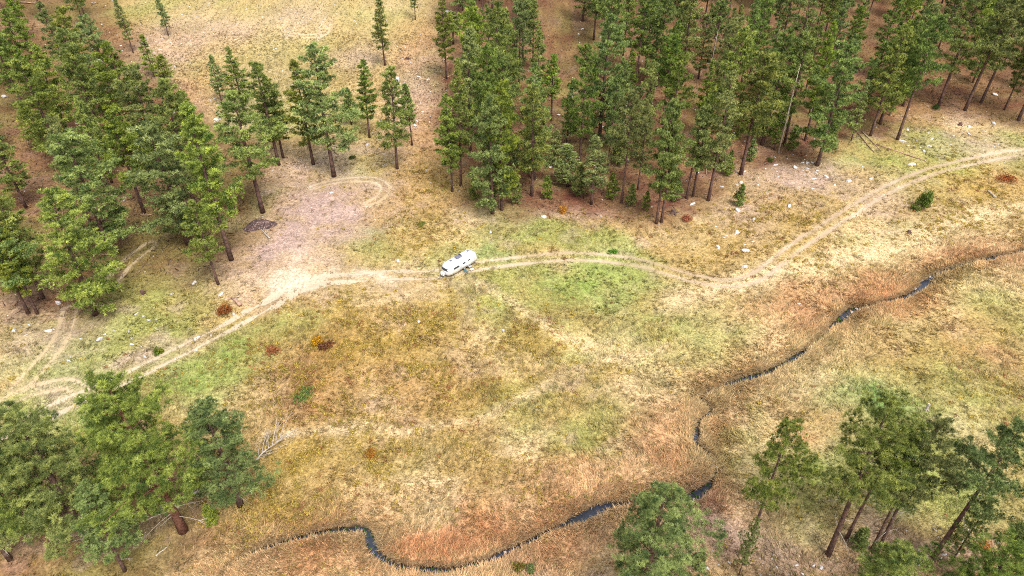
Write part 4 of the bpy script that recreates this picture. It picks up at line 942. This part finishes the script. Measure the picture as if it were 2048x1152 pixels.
# ------------------------------------------------------------------ travel trailer
M_ALU = material('brushed_aluminium_shell', color=(.90, .90, .92), rough=.38, metallic=.55, spec=.5, noise=[((.74, .75, .80), 1.2, .45, .7, .35)], bump=.03, bump_scale=3)
M_GLASS = material('dark_window_glass', color=(.03, .035, .045), rough=.08, spec=.6, noise=[((.06, .06, .07), 3, .4, .7, .5)])
M_DARK = material('black_rubber_and_frame', color=(.025, .025, .028), rough=.7, noise=[((.06, .055, .05), 6, .45, .7, .5)])
M_ACUNIT = material('grey_blue_plastic', color=(.12, .12, .16), rough=.5, noise=[((.18, .18, .22), 5, .4, .7, .5)])
M_VENT = material('vent_plastic', color=(.52, .52, .56), rough=.5, noise=[((.35, .35, .38), 6, .45, .7, .5)])
M_WHITE = material('white_tank_paint', color=(.8, .8, .8), rough=.4, noise=[((.6, .6, .6), 5, .5, .7, .4)])
M_STEEL = material('galvanised_steel', color=(.5, .5, .5), rough=.5, metallic=.6, noise=[((.3, .28, .26), 8, .45, .7, .5)])
M_TEAL = material('teal_fabric', color=lin(50, 104, 118), rough=.9, noise=[(lin(80, 130, 140), 6, .45, .7, .5)])
def trailer():
    A, B = ground(903, 556), ground(954, 527)                 # the near lower edge of the shell, front and rear
    d = (A - B)[:2]; d = d / np.linalg.norm(d); side = np.array([-d[1], d[0]])   # d points to the hitch
    if side[1] < 0: side = -side
    yaw = math.atan2(d[1], d[0]); Lh, Wd, z0, z1 = 3.2, 1.06, .44, 2.02
    c = (A + B)[:2] / 2 + side * Wd
    near = -1 if (np.array([-math.sin(yaw), math.cos(yaw)]) @ side) > 0 else 1    # local y of the camera side
    zc = float(np.mean([surf(c[0] + d[0] * t, c[1] + d[1] * t) for t in np.linspace(-3.4, 3.4, 15)]))
    o = link('travel_trailer', None, loc=(c[0], c[1], zc), rot=(0, 0, yaw))
    tag(o, 'rounded silver travel trailer parked on the grassy track', 'trailer')
    def shell(s, a, off=0.0):
        """s along the body, a = 0 at the sill of the camera side ... pi at the far sill"""
        u = np.clip((abs(s) - (Lh - 1.25)) / 1.25, 0, 1); e = max(1e-3, (1 - u ** 2.4)) ** (1 / 2.4)
        ew = .34 + .66 * e if u < 1 else .34; ez = .30 + .70 * e
        ca, sa = math.cos(a), math.sin(a); p = .52
        y = near * math.copysign(abs(ca) ** p, ca) * (Wd * ew + off); h = (z1 - z0)
        z = z0 + (h * ez) * abs(sa) ** .62 + (off if sa > .3 else 0)
        return (s + math.copysign(off, s) * (1 if u > .5 else 0), y, z)
    ss = np.concatenate([np.linspace(-1, -.6, 12), np.linspace(-.58, .58, 14), np.linspace(.6, 1, 12)]) * Lh; na = 30; m = MB(); V, F = [], []
    for s in ss:
        for k in range(na): V.append(shell(s, math.pi * k / (na - 1)))
    for i in range(len(ss) - 1):
        for k in range(na - 1): F.append((i * na + k, i * na + k + 1, (i + 1) * na + k + 1, (i + 1) * na + k))
        F.append((i * na, (i + 1) * na, (i + 1) * na + na - 1, i * na + na - 1))
    F.append(tuple(range(na))); F.append(tuple((len(ss) - 1) * na + k for k in range(na)))
    m.add(V, F); body = link('body_shell', m.mesh('body_shell', M_ALU, smooth=True), o)
    def patch(name, s0, s1, a0, a1, mat, off=.02, parent=o, n=6):
        m = MB(); V, F = [], []
        for i in range(n + 1):
            for k in range(n + 1): V.append(shell(s0 + (s1 - s0) * i / n, a0 + (a1 - a0) * k / n, off))
        nn = (n + 1) ** 2
        for i in range(n + 1):
            for k in range(n + 1): V.append(shell(s0 + (s1 - s0) * i / n, a0 + (a1 - a0) * k / n, -.03))
        w = n + 1
        for i in range(n):
            for k in range(n): q = i * w + k; F.append((q, q + 1, q + w + 1, q + w))
        rim = [i * w for i in range(w)] + [n * w + k for k in range(1, w)] + [i * w + n for i in range(n - 1, -1, -1)] + [k for k in range(n - 1, 0, -1)]
        for i in range(len(rim)): a, b = rim[i], rim[(i + 1) % len(rim)]; F.append((a, b, b + nn, a + nn))
        m.add(V, F); return link(name, m.mesh(name, mat, smooth=False), parent)
    # local +x is the hitch end
    def window(s0, s1, a0, a1):
        f = patch('window', s0, s1, a0, a1, M_STEEL, .012); patch('pane', s0 + .06, s1 - .06, a0 + .02, a1 - .02, M_GLASS, .02, f)
    window(.95, 2.15, .28, .52); window(-.35, .28, .30, .50)
    dr = patch('door', -1.45, -.75, .03, .60, M_ALU, .018); patch('pane', -1.3, -.9, .36, .5, M_GLASS, .03, dr); patch('door_handle', -.86, -.80, .22, .27, M_DARK, .05, dr)
    window(-1.2, .2, math.pi - .52, math.pi - .28); window(1.0, 2.1, math.pi - .52, math.pi - .28)
    # wrap-round window of the hitch end
    def end_x(zz, y):
        best = Lh - 1.3
        for s_ in np.linspace(Lh - 1.3, Lh, 60):
            u = np.clip((s_ - (Lh - 1.25)) / 1.25, 0, 1); e = max(1e-3, (1 - u ** 2.4)) ** (1 / 2.4); ew, ez = .34 + .66 * e, .30 + .70 * e
            yy = min(1, abs(y) / (Wd * ew)); sa = math.sqrt(max(0, 1 - (yy ** (1 / .52)) ** 2))
            if z0 + (z1 - z0) * ez * sa ** .62 >= zz: best = s_
        return best
    def end_win(sg):
        V, F, n = [], [], 8
        for i in range(n + 1):
            y = -.72 + 1.44 * i / n; bow = .22 * (1 - (y / .72) ** 2)
            for zz, a in ((1.18, 0), (1.52, 1)):
                xx = end_x(zz, y) + .03; V.append((sg * xx, y, zz)); V.append((sg * (xx - .2), y, zz - .02))
        for i in range(n):
            q = 4 * i; F += [(q, q + 4, q + 6, q + 2), (q + 1, q + 3, q + 7, q + 5), (q, q + 1, q + 5, q + 4), (q + 2, q + 6, q + 7, q + 3)]
        F += [(0, 2, 3, 1), (4 * n, 4 * n + 1, 4 * n + 3, 4 * n + 2)]
        link('end_window', MB().add(V, F).mesh('end_window', M_GLASS), o)
    end_win(1); end_win(-1)
    for s in (-2.3, -1.5, -.55, .55, 1.45, 2.3): patch('seam_band', s - .012, s + .012, .02, math.pi - .02, M_STEEL, .006, body, 16)
    zr = z1 + .01
    ac = link('air_conditioner', MB().box((.15, 0, zr + .13), (1.05, .72, .30), 0, .1).mesh('air_conditioner', M_ACUNIT), o)
    link('grille', MB().box((-.2, 0, zr + .285), (.26, .5, .03), 0, .01).mesh('grille', M_DARK), ac)
    for s in (1.75, -1.85):
        v = link('roof_vent', MB().box((s, 0, zr + .06), (.5, .5, .14), 0, .05).mesh('roof_vent', M_VENT), o)
        link('vent_lid', MB().box((s - .03, 0, zr + .15), (.36, .36, .05), 0, .02).mesh('vent_lid', M_ACUNIT), v)
    link('underbody', MB().box((0, 0, z0 - .06), (2 * Lh - 1.3, 2 * Wd - .25, .22), 0, .03).mesh('underbody', M_DARK), o)
    link('rear_bumper', MB().box((-Lh - .03, 0, .52), (.12, 1.7, .12), 0, .03).mesh('rear_bumper', M_STEEL), o)
    for y in (-1, 1):
        for s in (-.95, -.12):
            w = link('wheel', MB().tube([(s, y * (Wd - .34), .36), (s, y * (Wd - .05), .36)], [.36, .36], 18).mesh('wheel', M_DARK), o)
            link('hub_cap', MB().tube([(s, y * (Wd - .06), .36), (s, y * (Wd - .02), .36)], [.2, .16], 14).mesh('hub_cap', M_STEEL), w)
    hitch = link('hitch_frame', MB().tube([(Lh - .5, .75, .46), (Lh + 1.0, .05, .46)], [.06, .05], 6).tube([(Lh - .5, -.75, .46), (Lh + 1.0, -.05, .46)], [.06, .05], 6).mesh('hitch_frame', M_DARK), o)
    link('coupler', MB().box((Lh + 1.1, 0, .48), (.3, .14, .12), 0, .03).mesh('coupler', M_STEEL), hitch)
    link('jack', MB().tube([(Lh + .9, 0, -.06), (Lh + .9, 0, .95)], [.04, .035], 8).box((Lh + .9, 0, -.02), (.22, .22, .06), 0, .01).mesh('jack', M_STEEL), hitch)
    for y in (-.2, .2): link('gas_tank', MB().tube([(Lh + .35, y, .48), (Lh + .35, y, .55), (Lh + .35, y, .95), (Lh + .35, y, 1.06), (Lh + .35, y, 1.12)], [.13, .165, .165, .1, .05], 14).mesh('gas_tank', M_WHITE, smooth=True), o)
    for s, y in ((2.4, 1), (2.4, -1), (-2.6, 1), (-2.6, -1)): link('stabiliser_leg', MB().tube([(s, y * .85, .45), (s + .1, y * .95, -.05)], [.035, .03], 6).mesh('stabiliser_leg', M_STEEL), o)
    link('entry_step', MB().box((-1.1, near * (Wd + .18), .28), (.6, .32, .05), 0, .015).tube([(-1.3, near * (Wd - .1), .42), (-1.3, near * (Wd + .3), .26)], [.02, .02], 5).tube([(-.9, near * (Wd - .1), .42), (-.9, near * (Wd + .3), .26)], [.02, .02], 5).mesh('entry_step', M_STEEL), o)
    def world_at(x, y): return np.array([c[0] + d[0] * x - d[1] * y, c[1] + d[1] * x + d[0] * y])
    # camp chair and table beside the door
    p = world_at(.15, near * (Wd + .75)); z = float(surf(*p)); ch = link('camp_chair', None, loc=(p[0], p[1], z), rot=(0, 0, yaw + .3), scale=(.8, .8, .85)); tag(ch, 'teal folding camp chair on the grass beside the trailer', 'chair')
    link('seat', MB().box((0, 0, .42), (.5, .5, .05), 0, .02).mesh('seat', M_TEAL), ch)
    link('backrest', MB().add([(-.31, -.28, .42), (.31, -.28, .42), (.31, -.45, .92), (-.31, -.45, .92), (-.31, -.32, .42), (.31, -.32, .42), (.31, -.49, .92), (-.31, -.49, .92)],
                              [(0, 1, 2, 3), (7, 6, 5, 4), (0, 4, 5, 1), (1, 5, 6, 2), (2, 6, 7, 3), (3, 7, 4, 0)]).mesh('backrest', M_TEAL), ch)
    for sx in (-.3, .3):
        for sy in (-.27, .27): link('leg', MB().tube([(sx, -sy, -.03), (sx, sy, .44)], [.018, .018], 6).mesh('leg', M_STEEL), ch)
    p = world_at(-.75, near * (Wd + .85)); z = float(surf(*p)); tb = link('folding_table', None, loc=(p[0], p[1], z), rot=(0, 0, yaw), scale=(.75, .75, .85)); tag(tb, 'small white folding table between the camp chair and trailer step', 'table')
    link('table_top', MB().box((0, 0, .5), (.75, .5, .04), 0, .015).mesh('table_top', M_WHITE), tb)
    for sx in (-.32, .32):
        for sy in (-.2, .2): link('leg', MB().tube([(sx, sy, -.03), (sx, sy, .49)], [.016, .016], 6).mesh('leg', M_STEEL), tb)
trailer()

# ------------------------------------------------------------------ forest floor: twigs and logs
x, y = scatter(60000, 60, 265); m_ = np.maximum(sstep(-1, 4, poly_sd(x, y, FOREST)), np.maximum(sstep(-1, 4, poly_sd(x, y, GROVE)), sstep(-1, 3, poly_sd(x, y, NEARGROVE))))
k = rng.random(len(x)) < m_ * .5; x, y = x[k][:14000], y[k][:14000]; n = len(x)
gr = rng.random(n)[:, None]; c = np.where(gr < .45, srgb(82, 56, 50), np.where(gr < .8, srgb(134, 108, 92), srgb(176, 156, 136))) * .6 * rng.uniform(.7, 1.3, n)[:, None]
V, F, cc = blades('fallen_twigs', x, y, rng.uniform(.5, 1.9, n), rng.uniform(.06, .16, n), rng.uniform(1.40, 1.54, n), c, rng.uniform(0, 6.28, n), z=surf(x, y) + .06)
tag(link('fallen_twigs', np_mesh('fallen_twigs', V, F, M_GRASS, col=cc)), 'fallen twigs and bark strewn over the forest floor', 'twigs', kind='stuff')
for i in range(26):
    reg = random.choice([(900, 60, 1500, 380), (1480, 60, 1950, 230), (20, 180, 420, 520), (30, 260, 330, 560)])
    a = (random.uniform(reg[0], reg[2]), random.uniform(reg[1], reg[3])); ang = random.uniform(0, 3.14); L = random.uniform(22, 60)
    b = (a[0] + math.cos(ang) * L, a[1] + math.sin(ang) * L * .45)
    inf = reg[0] > 800
    log('fallen_log', a, b, random.uniform(.08, .15), 'thin weathered log on the red forest floor between the pines' if inf else 'thin weathered log on the brown floor of the grove', group='logs on the forest floor' if inf else 'logs on the grove floor', stubs=2)
